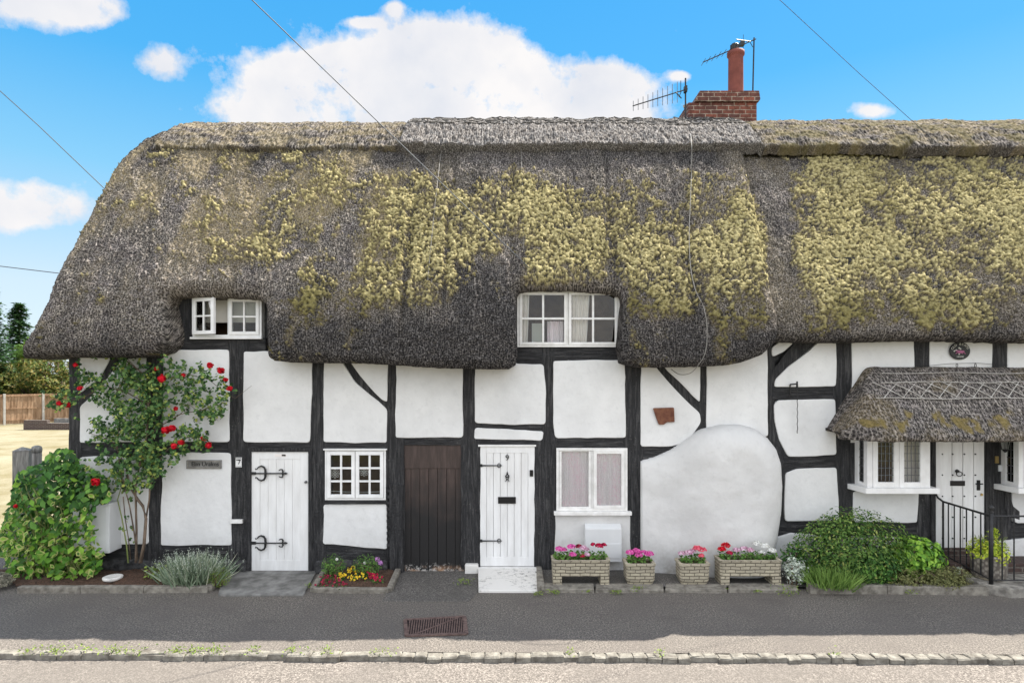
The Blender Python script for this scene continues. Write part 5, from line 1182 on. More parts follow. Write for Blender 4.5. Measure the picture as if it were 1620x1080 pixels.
c = W(1517.5, 555, -0.035); mb = MB(); n_ = 32; 
for yy_, rr in ((0.0, 1.0), (-0.015, 1.0), (-0.02, 0.95)): mb.v += [(c.x+0.162*rr*math.cos(t), c.y+yy_, c.z+0.138*rr*math.sin(t)) for t in np.linspace(0, 2*np.pi, n_, endpoint=False)]
mb.f += [(k*n_+i, k*n_+(i+1) % n_, (k+1)*n_+(i+1) % n_, (k+1)*n_+i) for k in range(2) for i in range(n_)]+[tuple(range(2*n_, 3*n_))]; mb.build('disc', M['iron'], r)
for i, ch_ in enumerate('OLD BEAMS'):
    if ch_ == ' ': continue
    t = R(158-i*17.0); text_mesh('letter', ch_, 0.052, Vector((c.x+0.130*math.cos(t), c.y-0.022, c.z+0.105*math.sin(t))), M['whitef'], r, tilt=t-R(90))
mb = MB(); bl = lambda x, z, rr: mb.tube([(c.x+x, c.y-0.02, c.z+z), (c.x+x, c.y-0.032, c.z+z)], rr, 8)
for x, z, rr in ((-0.10, -0.005, .010), (-0.085, 0.005, .008), (-0.065, 0.015, .010), (-0.02, 0.045, .014), (-0.02, -0.05, .010), (0.0, 0.03, .012)): bl(x, z, rr)
mb.build('white_figure', M['whitef'], r)
mb = MB(); mb.tube([(c.x-0.05, c.y-0.025, c.z-0.01), (c.x, c.y-0.025, c.z-0.015), (c.x+0.05, c.y-0.025, c.z-0.01)], [.02, .026, .02], 8)
for x, s_ in ((-0.045, -1), (-0.03, .3), (0.05, 1), (0.035, -.2)): mb.tube([(c.x+x, c.y-0.025, c.z-0.02), (c.x+x+0.03*s_, c.y-0.025, c.z-0.045)], .006, 5)
mb.tube([(c.x-0.05, c.y-0.025, c.z-0.005), (c.x-0.075, c.y-0.025, c.z+0.012)], [.014, .008], 6); mb.build('brown_figure', M['palepink'], r)
text_mesh('lower_lettering', 'HOUSE', 0.034, Vector((c.x, c.y-0.022, c.z-0.092)), M['whitef'], r)
o = MB().prism(roundpoly(w2([(1032, 645), (1065, 644), (1066, 667), (1054, 667), (1049, 671), (1041, 671), (1037, 660)]), 0.02), -0.055, -0.028).build('iron_plate', M['rust_plate'], None, False, 0.004)
tag(o, 'rusty brown metal plate fixed to the white panel between the black braces', 'plaque')
# hanging bracket with chain
r = empty('chain_bracket', W(1250, 610, 0), 'small black bracket with a thin hanging chain on the right cottage', 'bracket')
mb = MB(); p = W(1250, 608, 0); mb.tube([W(1250, 626, -0.02), W(1250, 608, -0.02), W(1250, 608, -0.1), W(1261, 607, -0.1)], 0.012, 5); mb.tube([W(1261, 613, -0.1), W(1261, 603, -0.1)], [.02, .014], 6); mb.build('arm', M['iron'], r)
mb = MB()
for k in range(38):
    y = 613+k*1.9; q_ = W(1261.5+0.4*math.sin(k), y, -0.1); mb.tube([q_, q_-Vector((0, 0, 0.016))], 0.007, 4)
mb.build('chain', M['iron'], r)
# meter boxes
r = empty('gas_meter_box', W(955, 885, 0), 'white plastic meter box with sloping top under the lace-curtained window', 'meter box')
a = W(926, 886, -0.14); b = W(983, 826, -0.14); dist = D-0.14
mb = MB(); x0, x1 = W(924, 0).x, W(981, 0).x; z0, z1 = W(0, 884).z, W(0, 830).z
n4 = [(0, z0), (0, z1+0.03), (-0.05, z1+0.03), (-0.15, z1-0.02), (-0.15, z0)]
mb.add([(x0, y, z) for y, z in n4]+[(x1, y, z) for y, z in n4], [(0, 1, 2, 3, 4), (9, 8, 7, 6, 5)]+[(i, i+5, (i+1) % 5+5, (i+1) % 5) for i in range(5)]); mb.build('body', M['plastic'], r, False, 0.01)
mb = MB(); mb.box(x0+0.06, x1-0.02, -0.158, -0.149, z0+0.06, z0+0.29); mb.build('door', M['plastic'], r, False, 0.003)
mb = MB(); mb.tube([(x0+0.33, -0.156, z0+0.265), (x0+0.33, -0.164, z0+0.265)], .009, 8); mb.build('lock', M['iron'], r)
r = empty('electric_meter_box', (-6.4, 0, 0.35), 'white meter box on the wall behind the roses, partly hidden by the variegated bush', 'meter box')
mb = MB(); mb.box(-6.75, -6.17, -0.30, 0.0, 0.39, 1.15); mb.build('body', M['plastic'], r, False, 0.012)
mb = MB(); mb.box(-6.72, -6.20, -0.312, -0.299, 0.43, 1.11); mb.build('door', M['plastic'], r, False, 0.004)
o = MB(); wbox(o, 366, 385, 820.5, 826.5, -0.05, -0.004); tag(o.build('wall_vent', M['white_worn'], None, False, 0.003), 'small white plate on the black post beside the hinged door', 'vent')
# lantern
r = empty('wall_lantern', W(1590, 690, 0), 'black wall lantern beside the studded door under the porch', 'lantern')
p = W(1590, 693, -0.16); mb = MB(); mb.tube([W(1590, 690, 0.0), W(1590, 686, -0.08), W(1590, 688, -0.16)], .012, 5); mb.tube([p+Vector((0, 0, .07)), p+Vector((0, 0, .04)), p+Vector((0, 0, .0))], [.015, .06, .085], 6, True)
mb.tube([p-Vector((0, 0, .17)), p-Vector((0, 0, .20)), p-Vector((0, 0, .22))], [.05, .03, .01], 6)
for k in range(6): t = k*math.pi/3; mb.tube([p+Vector((.08*math.cos(t), .08*math.sin(t), 0)), p+Vector((.048*math.cos(t), .048*math.sin(t), -.18))], .005, 4)
mb.build('frame', M['iron'], r); mb = MB(); mb.tube([p+Vector((0, 0, -.01)), p-Vector((0, 0, .17))], [.072, .043], 6); mb.build('lantern_glass', M['glass'], r)
o = MB(); wbox(o, 1573, 1578, 721, 732, -0.03, -0.005); tag(o.build('doorbell', M['brass'], None, False, 0.004), 'small amber doorbell on the black post beside the studded door', 'doorbell')
o = MB(); wbox(o, 1578, 1588, 735, 745, -0.03, -0.005); tag(o.build('key_box', M['plastic'], None, False, 0.004), 'small pale square box on the black post under the lantern', 'box')

# ============================================================ STEPS, BEDS, RAILINGS
mb = MB(); gp = [G(757, 905, .0), G(849, 905, .0), G(851, 937, .0), G(757, 937, .0)]
st = MB(); st.add([(gp[0].x, -0.10, 0.10), (gp[1].x, -0.10, 0.10), (gp[2].x, gp[2].y, 0.035), (gp[3].x, gp[3].y, 0.035)]+[(gp[0].x, -0.10, -0.02), (gp[1].x, -0.10, -0.02), (gp[2].x, gp[2].y, -0.02), (gp[3].x, gp[3].y, -0.02)],
    [(0, 1, 2, 3), (3, 2, 6, 7), (0, 3, 7, 4), (1, 5, 6, 2)]); 
def mk_step():
    m, t, p, o = newmat('chipped_white_step'); n = N(t); f = n.ramp(n.noise(14, 8, 0.85, n.mapv((0.8, 1.3, 1))), [(0.53, 0.0), (0.57, 1.0)])
    g_ = n.ramp(n.noise(1.6, 3), [(0.42, 0.0), (0.6, 1.0)])
    n.put(p.inputs['Base Color'], n.mix(n.math('MULTIPLY', f, g_), (0.66, 0.64, 0.6), (0.12, 0.115, 0.10))); p.inputs['Roughness'].default_value = 0.85
    n.put(p.inputs['Normal'], n.bump(n.noise(12, 6, 0.7), 0.7, 0.01)); return m
M['step'] = mk_step()
tag(st.build('doorstep', M['step'], None, False, 0.012), 'sloping white painted doorstep with chipped paint below door 9', 'doorstep')
tag(MB().box(W(736, 0).x, W(757, 0).x, -0.09, 0.1, -0.02, W(0, 890).z).build('stone_block', M['step'], None, False, 0.02), 'whitewashed stone block at the foot of the post left of door 9', 'stone')
def bed(label, outline, ht, th, soilz, closed, loc):
    r = empty('flower_bed', loc, label, 'flower bed'); mb = MB()
    for (a, b) in closed:
        a = Vector(outline[a]); b = Vector(outline[b]); L = (b-a).length; d = (b-a).normalized(); nrm = Vector((-d.y, d.x))*th/2; k = max(1, int(L/0.9))
        for j in range(k):
            p = a+d*(L*j/k+0.003); q = a+d*(L*(j+1)/k-0.003); mb.hprism([tuple(p-nrm), tuple(q-nrm), tuple(q+nrm), tuple(p+nrm)], -0.04, ht+random.uniform(-.006, .006))
    mb.build('edging', M['edging'], r, False, 0.012)
    P = np.array(outline); x0, x1 = P[:, 0].min(), P[:, 0].max(); y0, y1 = P[:, 1].min(), P[:, 1].max(); st_ = 0.04
    X, Y = np.meshgrid(np.arange(x0, x1+st_, st_), np.arange(y0, y1+st_, st_), indexing='ij'); d = sdf(X, Y, outline)
    Z = soilz+(fbm(X*6, Y*6, 4, 44)-0.5)*0.07+(vnoise(X*22, Y*22, 3)-0.5)*0.03+np.clip(d, 0, 0.3)*0.12
    idx = np.arange(X.size).reshape(X.shape); Fq = np.stack([idx[:-1, :-1], idx[1:, :-1], idx[1:, 1:], idx[:-1, 1:]], -1); ok = d[:-1, :-1] > 0
    link('soil', np_mesh('soil', np.stack([X, Y, Z], -1).reshape(-1, 3), Fq[ok]), r, M['soil'], True); return r
g2 = lambda x, y: (G(x, y).x, G(x, y).y)
b1 = [g2(30, 936), g2(330, 936), g2(360, 909), (g2(362, 905)[0], 0.02), (-7.2, 0.02), (-8.3, 0.0)]
bed('long soil bed with stone edging under the climbing rose', b1, 0.09, 0.09, 0.05, [(0, 1), (1, 2)], (-6.2, -0.5, 0))
b2 = [g2(495, 936), g2(616, 937), g2(630, 905), (g2(630, 905)[0], 0.0), (g2(514, 905)[0], 0.0), g2(515, 905)]
bed('small bed of bright violas with stone edging under the small-paned window', b2, 0.075, 0.085, 0.04, [(0, 1), (1, 2), (5, 0)], (-2.4, -0.5, 0))
b3 = [g2(1278, 936), g2(1400, 937), g2(1560, 939), (6.75, -0.1), (4.3, 0.0)]
bed('raised shrub bed with pale stone edging before the right cottage', b3, 0.12, 0.13, 0.08, [(0, 1), (1, 2)], (5.5, -0.6, 0))
# path and steps of the right cottage
mb = MB(); mb.hprism([(6.62, -0.02), (8.1, -0.02), (8.1, -0.42), (6.62, -0.42)], -0.05, 0.27); tag(mb.build('brick_step', M['garden_brick'], None, False, 0.01), 'dark brick step below the studded door', 'step')
MB_ = MB(); MB_.box(6.70, 7.60, -0.05, 0.10, 0.271, 0.395); MB_.build('threshold', M['garden_brick'], B, False, 0.008)
mb = MB()
for p in ([(6.60, -0.43), (7.3, -0.43), (7.35, -0.8), (6.75, -0.82)], [(7.31, -0.43), (8.4, -0.43), (8.4, -0.78), (7.37, -0.8)], [(6.72, -0.83), (7.5, -0.81), (7.6, -1.02), (7.0, -1.08)], [(7.52, -0.80), (8.9, -0.79), (8.9, -1.06), (7.62, -1.03)], [(8.41, -0.02), (12, -0.02), (12, -0.78), (8.41, -0.78)], [(8.91, -0.79), (12, -0.79), (12, -1.06), (8.91, -1.06)]):
    mb.hprism(p, -0.03, 0.13+random.uniform(-.006, .006))
o = mb.build('stone_paving', M['stone'], None, False, 0.014); o['kind'] = 'structure'
# iron railing
r = empty('iron_railing', (6.86, -0.9, 0.12), 'black iron handrail and gate-post railing beside the studded door', 'railing')
q0 = Vector((6.68, -0.02, 1.33)); q1 = Vector((6.72, -0.12, 1.16)); q2 = Vector((6.86, -0.9, 1.09-0.02))
mb = MB(); A0 = W(1478, 776, -0.03); A1 = W(1484, 787, -0.05); A2 = W(1492, 793, -0.1); A3 = Vector((6.86, -0.9, HC-226*8.6/F)); mb.tube([A0, A1, A2, A2.lerp(A3, .5), A3], 0.016, 6)
mb.tube([A3, Vector((9.2, -0.9, A3.z))], 0.014, 6); L0 = Vector((A2.x, A2.y, 0.27)); L1 = Vector((6.86, -0.9, 0.19)); mb.tube([L0+Vector((0, 0, .05)), L1], 0.010, 5); mb.tube([L1+Vector((0, 0, 0)), Vector((9.2, -0.9, 0.19))], 0.010, 5)
mb.build('handrail', M['iron'], r)
mb = MB(); mb.tube([(6.86, -0.9, 0.10), (6.86, -0.9, A3.z+0.06)], 0.028, 8); mb.tube([(6.86, -0.9, A3.z+z) for z in (0.05, 0.06, 0.08, 0.10, 0.13, 0.15, 0.17)], [.03, .034, .018, .035, .038, .022, .004], 10); mb.build('post', M['iron'], r, True)
bars = [A2.lerp(A3, t) for t in (0.0, .12, .25, .38, .51, .64, .80)]
for i, p in enumerate(bars):
    mb = MB(); t = (p.x-A2.x)/(A3.x-A2.x+1e-9); zb = 0.27*(1-t)+0.19*t; 
    rr = 0.016 if i == 0 else 0.010
    # bars are spread along the rail by equal picture spacing -> true positions
    mb.tube([(p.x, p.y, zb), (p.x, p.y, p.z)], rr, 6); mb.build('baluster', M['iron'], r)
for x in (7.02, 7.19, 7.36, 7.53, 7.7, 7.9, 8.1, 8.3):
    MB().tube([(x, -0.9, 0.19), (x, -0.9, A3.z)], 0.010, 6).build('baluster', M['iron'], r)
# drain cover
r = empty('drain_cover', G(690, 990), 'rusty slotted iron drain cover set in the pavement', 'drain cover')
c4 = [G(643, 1006), G(738, 1003), G(735, 976), G(641, 981)]
def bil(u, v): return c4[0].lerp(c4[1], u).lerp(c4[3].lerp(c4[2], u), v)
zt = 0.014
def strip(mb, p, q, w_, z0=-0.0, z1=zt):
    d = (q-p); d.z = 0; d.normalize(); n_ = Vector((-d.y, d.x, 0))*w_/2; mb.hprism([tuple((p-n_)[:2]), tuple((q-n_)[:2]), tuple((q+n_)[:2]), tuple((p+n_)[:2])], z0, z1)
mb = MB(); mb.hprism([tuple(bil(u_, v_)[:2]) for u_, v_ in ((0, 0), (1, 0), (1, 1), (0, 1))], 0.003, 0.0105); mb.build('pit', M['pit'], r)
mb = MB(); e_ = 0.05
for p, q in ((bil(0, 0), bil(1, 0)), (bil(1, 0), bil(1, 1)), (bil(1, 1), bil(0, 1)), (bil(0, 1), bil(0, 0))): strip(mb, p, q, 0.045, 0.002, 0.018+random.uniform(0, .0008))
mb.build('frame', M['grate'], r)
mb = MB()
for k in range(24):
    u_ = 0.03+k*0.04; strip(mb, bil(u_, 0.06), bil(min(u_+0.05, .99), 0.95), 0.016, 0.009, 0.0165+0.0002*(k % 2))
mb.build('bars', M['grate'], r)
mb = MB(); strip(mb, bil(0.14, 0.06), bil(0.9, 0.95), 0.02, 0.009, 0.0185); mb.build('cross_bar', M['grate'], r)

# ============================================================ PLANTERS AND FLOWERS
def geraniums(root, x0, x1, y, z, cols):
    n = int(230*(x1-x0)/0.5); P = np.stack([rng.uniform(x0+.02, x1-.02, n), y+rng.uniform(-0.09, 0.09, n), z+rng.uniform(-0.03, 0.085, n)], -1)
    nr = rng.normal(size=(n, 3))*0.5+np.array([0, -0.5, 0.8]); leaves('foliage', P, nr, rng.uniform(0.025, 0.05, n), M['leaf_ger'], root, OVAL)
    for (fx, fy, fz, rr, col) in cols:
        fz = fz*1.25+0.035; rr = rr*1.12
        m_ = int(70*(rr/0.05)**1.6)+20; d = rng.normal(size=(m_, 3)); d /= np.linalg.norm(d, axis=1, keepdims=True); d[:, 2] = np.abs(d[:, 2])*0.9-0.1
        Pp = np.array([fx, y+fy, z+fz])+d*rr*rng.uniform(0.75, 1.05, (m_, 1))*np.array([1, 0.9, 0.8]); leaves('flower_head', Pp, d+rng.normal(size=(m_, 3))*0.35, rng.uniform(0.022, 0.036, m_), M[col], root, OVAL)
def trough(label, x0, x1, yf, dep, h, cols, zb=0.045):
    r = empty('trough_planter', ((x0+x1)/2, yf+dep/2, zb), label, 'planter', 'cast stone brick-pattern planters'); mb = MB(); t = 0.035; z1 = zb+h; zb1 = zb+h*0.36; fo = 0.13
    c = 0.03
    ring = lambda e: [(x0-e+c, yf-e), (x1+e-c, yf-e), (x1+e, yf-e+c), (x1+e, yf+dep+e-c), (x1+e-c, yf+dep+e), (x0-e+c, yf+dep+e), (x0-e, yf+dep+e-c), (x0-e, yf-e+c)]
    lo, mi, hi, inn = ring(0.0), ring(0.006), ring(0.016), ring(-t); inn2 = ring(-t)
    V_ = [(*p, zb1) for p in lo]+[(*p, z1-0.03) for p in mi]+[(*p, z1) for p in hi]+[(*p, z1) for p in inn]+[(*p, z1-0.06) for p in inn2]; k = 8
    fs = [tuple(range(7, -1, -1))]+[(j*k+i, j*k+(i+1) % k, (j+1)*k+(i+1) % k, (j+1)*k+i) for j in range(4) for i in range(k)]; mb.add(V_, fs); body = mb.build('trough', M['planter'], r)
    for xa, xb in ((x0+0.004, x0+fo), (x1-fo, x1-0.004)): MB().box(xa, xb, yf+0.004, yf+dep-0.004, zb, zb1).build('foot', M['planter'], r)
    MB().box(x0+t*0.7, x1-t*0.7, yf+t*0.7, yf+dep-t*0.7, z1-0.08, z1-0.035).build('soil', M['soil'], r)
    f = empty('geraniums', ((x0+x1)/2, yf+dep/2, z1), label.replace('brick-pattern stone trough on two feet', 'geraniums').replace(' planted with', ':'), 'flowers', 'flowers in the planters'); return r, f, z1
def square_pot(label, x0, x1, yf, dep, h, zb=0.045):
    r = empty('square_planter', ((x0+x1)/2, yf+dep/2, zb), label, 'planter', 'cast stone brick-pattern planters'); mb = MB(); c = 0.03
    ring = lambda e, f=0: [(x0-e+c, yf-e), (x1+e-c, yf-e), (x1+e, yf-e+c), (x1+e, yf+dep+e-c), (x1+e-c, yf+dep+e), (x0-e+c, yf+dep+e), (x0-e, yf+dep+e-c), (x0-e, yf-e+c)]
    z1 = zb+h; k = 8; V_ = [(*p, zb) for p in ring(-0.03)]+[(*p, zb+0.07) for p in ring(-0.004)]+[(*p, z1-0.035) for p in ring(0.0)]+[(*p, z1-0.033) for p in ring(0.012)]+[(*p, z1) for p in ring(0.012)]+[(*p, z1) for p in ring(-0.03)]+[(*p, z1-0.06) for p in ring(-0.03)]
    fs = [tuple(range(7, -1, -1))]+[(j*k+i, j*k+(i+1) % k, (j+1)*k+(i+1) % k, (j+1)*k+i) for j in range(6) for i in range(k)]; mb.add(V_, fs); mb.build('pot', M['planter'], r)
    MB().box(x0+0.02, x1-0.02, yf+0.02, yf+dep-0.02, z1-0.08, z1-0.035).build('soil', M['soil'], r); return r, z1
yf = -0.70
def flw(lab, x0, x1, z1, cols, grp='flowers in the planters'):
    f = empty('geraniums', ((x0+x1)/2, yf+0.14, z1-0.04), lab, 'flowers', grp); geraniums(f, x0, x1, yf+0.14, z1, cols); return f
r, f, z1 = trough('brick-pattern stone trough on two feet in front of the meter box', 0.60, 1.43, yf, 0.28, 0.36, None); bpy.data.objects.remove(f)
flw('pink, speckled and crimson geraniums in the trough before the meter box', 0.60, 1.43, z1, [(0.70, -.03, .08, .055, 'pink'), (0.77, .05, .05, .05, 'pink'), (0.88, 0, .10, .055, 'pink'), (0.90, -.06, .02, .05, 'pink'), (1.0, .02, .10, .045, 'wine'), (1.06, -.02, .09, .055, 'palepink'), (1.10, .04, .06, .05, 'palepink'), (1.04, -.07, .01, .035, 'crimson'), (1.11, -.06, .02, .04, 'palepink'), (1.21, .03, .12, .035, 'crimson'), (1.30, 0, .11, .055, 'crimson'), (1.37, .02, .12, .035, 'crimson')])
r, z1 = square_pot('brick-pattern square stone planter of pink geraniums, left of the two', 1.68, 2.10, yf, 0.30, 0.31)
flw('bright pink geraniums in the left square stone planter', 1.69, 2.09, z1, [(1.76, 0, .07, .06, 'pink'), (1.86, .04, .08, .055, 'pink'), (1.88, -.05, .05, .05, 'pink'), (1.97, .05, .06, .05, 'pink'), (2.04, -.02, .06, .06, 'pink')])
r, z1 = square_pot('brick-pattern square stone planter of speckled and coral geraniums, right of the two', 2.47, 2.90, yf, 0.30, 0.31)
flw('pale speckled and coral geraniums in the right square stone planter', 2.48, 2.89, z1, [(2.53, 0, .06, .05, 'palepink'), (2.63, 0, .07, .055, 'palepink'), (2.70, .04, .08, .045, 'palepink'), (2.76, 0, .12, .06, 'coral'), (2.83, 0, .10, .06, 'coral'), (2.80, -.06, .05, .04, 'coral')])
r, f, z1 = trough('brick-pattern stone trough on two feet at the foot of the bulging wall, nearest the shrubs', 3.06, 3.95, yf, 0.28, 0.36, None); bpy.data.objects.remove(f)
flw('red, speckled and white geraniums in the trough nearest the shrubs', 3.06, 3.95, z1, [(3.12, 0, .07, .055, 'red'), (3.19, .02, .11, .06, 'red'), (3.22, -.05, .04, .04, 'crimson'), (3.34, 0, .06, .05, 'palepink'), (3.46, .02, .07, .055, 'palepink'), (3.55, 0, .06, .05, 'palepink'), (3.66, .03, .13, .06, 'whitef'), (3.76, 0, .11, .06, 'whitef'), (3.85, 0, .06, .055, 'whitef'), (3.90, .03, .04, .05, 'whitef'), (3.70, -.05, .05, .04, 'whitef')])
# round woven planter by the railing
r = empty('round_planter', (7.05, -0.62, 0.13), 'round pale woven-pattern pot behind the iron railing', 'planter')
def mk_weave():
    m, t, p, o = newmat('woven_pot'); n = N(t); v_ = n.vor(26, n.mapv((1, 1, 0.7))); n.put(p.inputs['Base Color'], n.ramp(v_, [(0.25, (0.36, 0.33, 0.28)), (0.6, (0.16, 0.14, 0.12))])); p.inputs['Roughness'].default_value = 0.85
    n.put(p.inputs['Normal'], n.bump(v_, 0.6, 0.01)); return m
M['weave'] = mk_weave()
MB().lathe((7.05, -0.62, 0.165), [(0.20, 0), (0.215, 0.02), (0.225, 0.28), (0.24, 0.30), (0.24, 0.33), (0.21, 0.33), (0.20, 0.28)], 28).build('pot', M['weave'], r, True)
MB().lathe((7.05, -0.62, 0.132), [(0.16, 0), (0.19, 0.01), (0.2, 0.032), (0.1, 0.033)], 24).build('base', M['planter'], r, True)
f = empty('potted_plant', (7.05, -0.62, 0.45), 'bright lime-yellow leafy plant in the round pot behind the railing', 'plant')
P, d = ellipsoid_pts((7.05, -0.62, 0.53), (0.30, 0.26, 0.20), 1500, 0.35, 0.35, 3); leaves('foliage', P, d+[0, 0, .5], rng.uniform(0.025, 0.05, 1500), M['leaf_lime'], f, OVAL)
sg = []
for k in range(12): a_ = rng.uniform(-.25, .25); sg.append(([(7.05, -.62, .45), (7.05+a_*.6, -.62, .6), (7.05+a_, -.62-.1*random.random(), .72+.1*random.random())], .004))
stems('stems', sg, M['cane'], f)
P = np.array([(7.05+0.08+rng.normal()*0.04, -.62, .72+rng.random()*0.14) for _ in range(120)]); leaves('upright_shoot', P, rng.normal(size=(120, 3)), 0.035, M['leaf_lime'], f, OVAL)

# ============================================================ SHRUBS
def shrub(name, label, cat, c, r, n, mat, size, tpl=LEAF, lo=0.6, bumpy=0.2, seed=1, up=0.5, group=None, core=True, leafname='foliage'):
    root = empty(name, (c[0], c[1], max(0.05, c[2]-r[2]*0.5)), label, cat, group)
    P, d = ellipsoid_pts(c, r, n, lo, bumpy, seed); keep = P[:, 2] > 0.05; P = P[keep]; d = d[keep]
    nr = d+np.array([0, -0.2, up])+rng.normal(size=d.shape)*0.45
    leaves(leafname, P, nr, rng.uniform(size[0], size[1], len(P)), mat, root, tpl)
    sg = []
    for k in range(9):
        t = rng.uniform(0, 2*math.pi); sg.append(([(c[0]+0.1*math.cos(t), c[1]+0.06*math.sin(t), 0.05), (c[0]+r[0]*.4*math.cos(t), c[1]+r[1]*.4*math.sin(t), c[2]), (c[0]+r[0]*.75*math.cos(t), c[1]+r[1]*.7*math.sin(t), c[2]+r[2]*.5)], [.014, .009, .004]))
    stems('stems', sg, M['bark'], root); return root
shrub('round_shrub', 'large rounded evergreen shrub before the right cottage', 'shrub', (5.10, -0.52, 0.45), (0.88, 0.44, 0.66), 11000, M['leaf_shrub'], (0.035, 0.07), DIAM, 0.45, 0.16, 5)
shrub('leafy_shrub', 'dark green leafy shrub low in front of the rounded shrub', 'shrub', (5.30, -0.72, 0.30), (0.42, 0.22, 0.28), 1500, M['leaf_vine'], (0.05, 0.09), DIAM, 0.3, 0.25, 8)
shrub('laurel_shrub', 'glossy bright green laurel shrub left of the iron railing', 'shrub', (6.02, -0.5, 0.38), (0.42, 0.3, 0.36), 1500, M['leaf_laurel'], (0.06, 0.11), LEAF, 0.4, 0.2, 6)
shrub('small_shrub', 'small dark leafy sprig between the white geraniums and the rounded shrub', 'shrub', (4.25, -0.45, 0.35), (0.22, 0.18, 0.28), 420, M['leaf_vine'], (0.05, 0.08), DIAM, 0.2, 0.3, 9)
shrub('heather', 'low brownish heather clump at the right end of the shrub bed', 'plant', (6.28, -0.82, 0.20), (0.36, 0.2, 0.17), 2600, M['leaf_heath'], (0.02, 0.05), DIAM, 0.3, 0.2, 10, 1.2)
shrub('silver_plant', 'silvery white dusty miller beside the right-hand trough', 'plant', (4.16, -0.66, 0.24), (0.17, 0.15, 0.22), 700, M['leaf_silver'], (0.03, 0.06), DIAM, 0.2, 0.35, 12)
shrub('silver_plant', 'tiny silver-blue plant at the foot of the railing', 'plant', (6.62, -0.62, 0.22), (0.07, 0.06, 0.10), 140, M['leaf_silver'], (0.02, 0.04), DIAM, 0.2, 0.35, 13)
def tuft(name, label, cat, c, r, n, ln, mat, spread=0.6, group=None, tip=None):
    root = empty(name, c, label, cat, group); P = np.array(c)+rng.normal(size=(n, 3))*np.array([r, r*0.7, 0])*0.5; a = rng.uniform(0, 2*math.pi, n); lean = rng.uniform(0, spread, n)
    yv = np.stack([np.cos(a)*lean, np.sin(a)*lean, np.ones(n)], -1)+(P-np.array(c))*np.array([2.0, 2.0, 0]); yv /= np.linalg.norm(yv, axis=1, keepdims=True); xv = np.cross(yv, rng.normal(size=(n, 3))); xv /= np.linalg.norm(xv, axis=1, keepdims=True)
    zv = np.cross(xv, yv); L = rng.uniform(0.5, 1, n)*ln; leaves('blades', P, None, L, mat, root, BLADE, np.stack([xv, yv, zv], 2))
    if tip:
        m_ = n//4; T = P[:m_]+yv[:m_]*L[:m_, None]*1.05; leaves('flower_spikes', np.repeat(T, 5, 0)+rng.normal(size=(m_*5, 3))*[0.006, 0.006, 0.03], rng.normal(size=(m_*5, 3)), 0.02, tip, root, DIAM)
    return root
tuft('grass_clump', 'arching green grass clump at the left front of the shrub bed', 'plant', (4.62, -0.83, 0.09), 0.28, 900, 0.34, M['leaf_grass'], 0.9)
tuft('lavender', 'grey-green lavender bush with pale spikes at the right of the rose bed', 'plant', (-4.72, -0.62, 0.07), 0.28, 1500, 0.44, M['leaf_lav'], 0.75, tip=M['leaf_silver'])
shrub('box_plant', 'small bright green mound beside the lavender', 'plant', (-4.32, -0.68, 0.15), (0.19, 0.14, 0.15), 900, M['leaf_weed'], (0.015, 0.03), DIAM, 0.4, 0.2, 14, 1)
shrub('leafy_plant', 'low green plant at the foot of the rose stems', 'plant', (-5.32, -0.5, 0.14), (0.2, 0.14, 0.16), 110, M['leaf_weed'], (0.05, 0.09), LEAF, 0.2, 0.3, 15, 1)
shrub('leafy_plant', 'low green sprigs left of the heather in the shrub bed', 'plant', (5.72, -0.85, 0.18), (0.3, 0.12, 0.18), 700, M['leaf_heath'], (0.03, 0.06), DIAM, 0.2, 0.35, 16, 1)
shrub('dry_plant', 'dry grey plant at the far left end of the rose bed', 'plant', (-7.85, -0.72, 0.10), (0.55, 0.28, 0.16), 5000, M['leaf_dry'], (0.02, 0.05), DIAM, 0.5, 0.2, 17, 1)
# stone dish in the rose bed
r = tag(MB().lathe((-5.95, -0.55, 0.07), [(0.10, 0), (0.13, 0.02), (0.135, 0.05), (0.11, 0.06), (0.09, 0.055), (0.03, 0.05)], 20).build('white_stone_dish', M['step'], None, True), 'flat white stone dish on the soil between the bush and the rose', 'dish')
# weeds
spots = [(236, 925, .10), (930, 938, .06), (1008, 936, .10), (1248, 941, .16), (975, 940, .08), (735, 925, .12), (875, 940, .08), (1145, 935, .06), (1350, 938, .08), (1440, 940, .1), (1200, 938, .06), (345, 930, .08), (850, 943, .08), (490, 930, .08)]
wn_ = {0: 'tall', 1: 'low'}
locs = ['at the left of the concrete doorstep slab']
weedlab = ['weed growing at the edge of the rose bed', 'weed below the left foot of the first trough', 'weed before the left square planter', 'largest weed clump, bright green, at the foot of the right-hand trough', 'weed on the edging right of the first trough', 'weed in the dark forecourt left of the white step', 'weed before the left end of the first trough', 'weed before the right-hand trough', 'weed below the rounded shrub', 'weed below the laurel shrub', 'weed under the right-hand trough', 'weed beside the concrete doorstep slab', 'weed at the corner right of the white step', 'weed at the left corner of the viola bed']
for (x, y, h), lb in zip(spots, weedlab):
    g = G(x, y); n_ = int(60*h/0.1); root = empty('weed', g, lb, 'weed', 'weeds in the cracks'); P = np.array(g)+rng.normal(size=(n_, 3))*np.array([h*.6, h*.35, 0])+np.array([0, 0, 1])*rng.uniform(0.02, h*0.8, (n_, 1)); leaves('foliage', P, rng.normal(size=(n_, 3))+[0, 0, 1], rng.uniform(.02, .045, n_), M['leaf_weed'], root, DIAM)
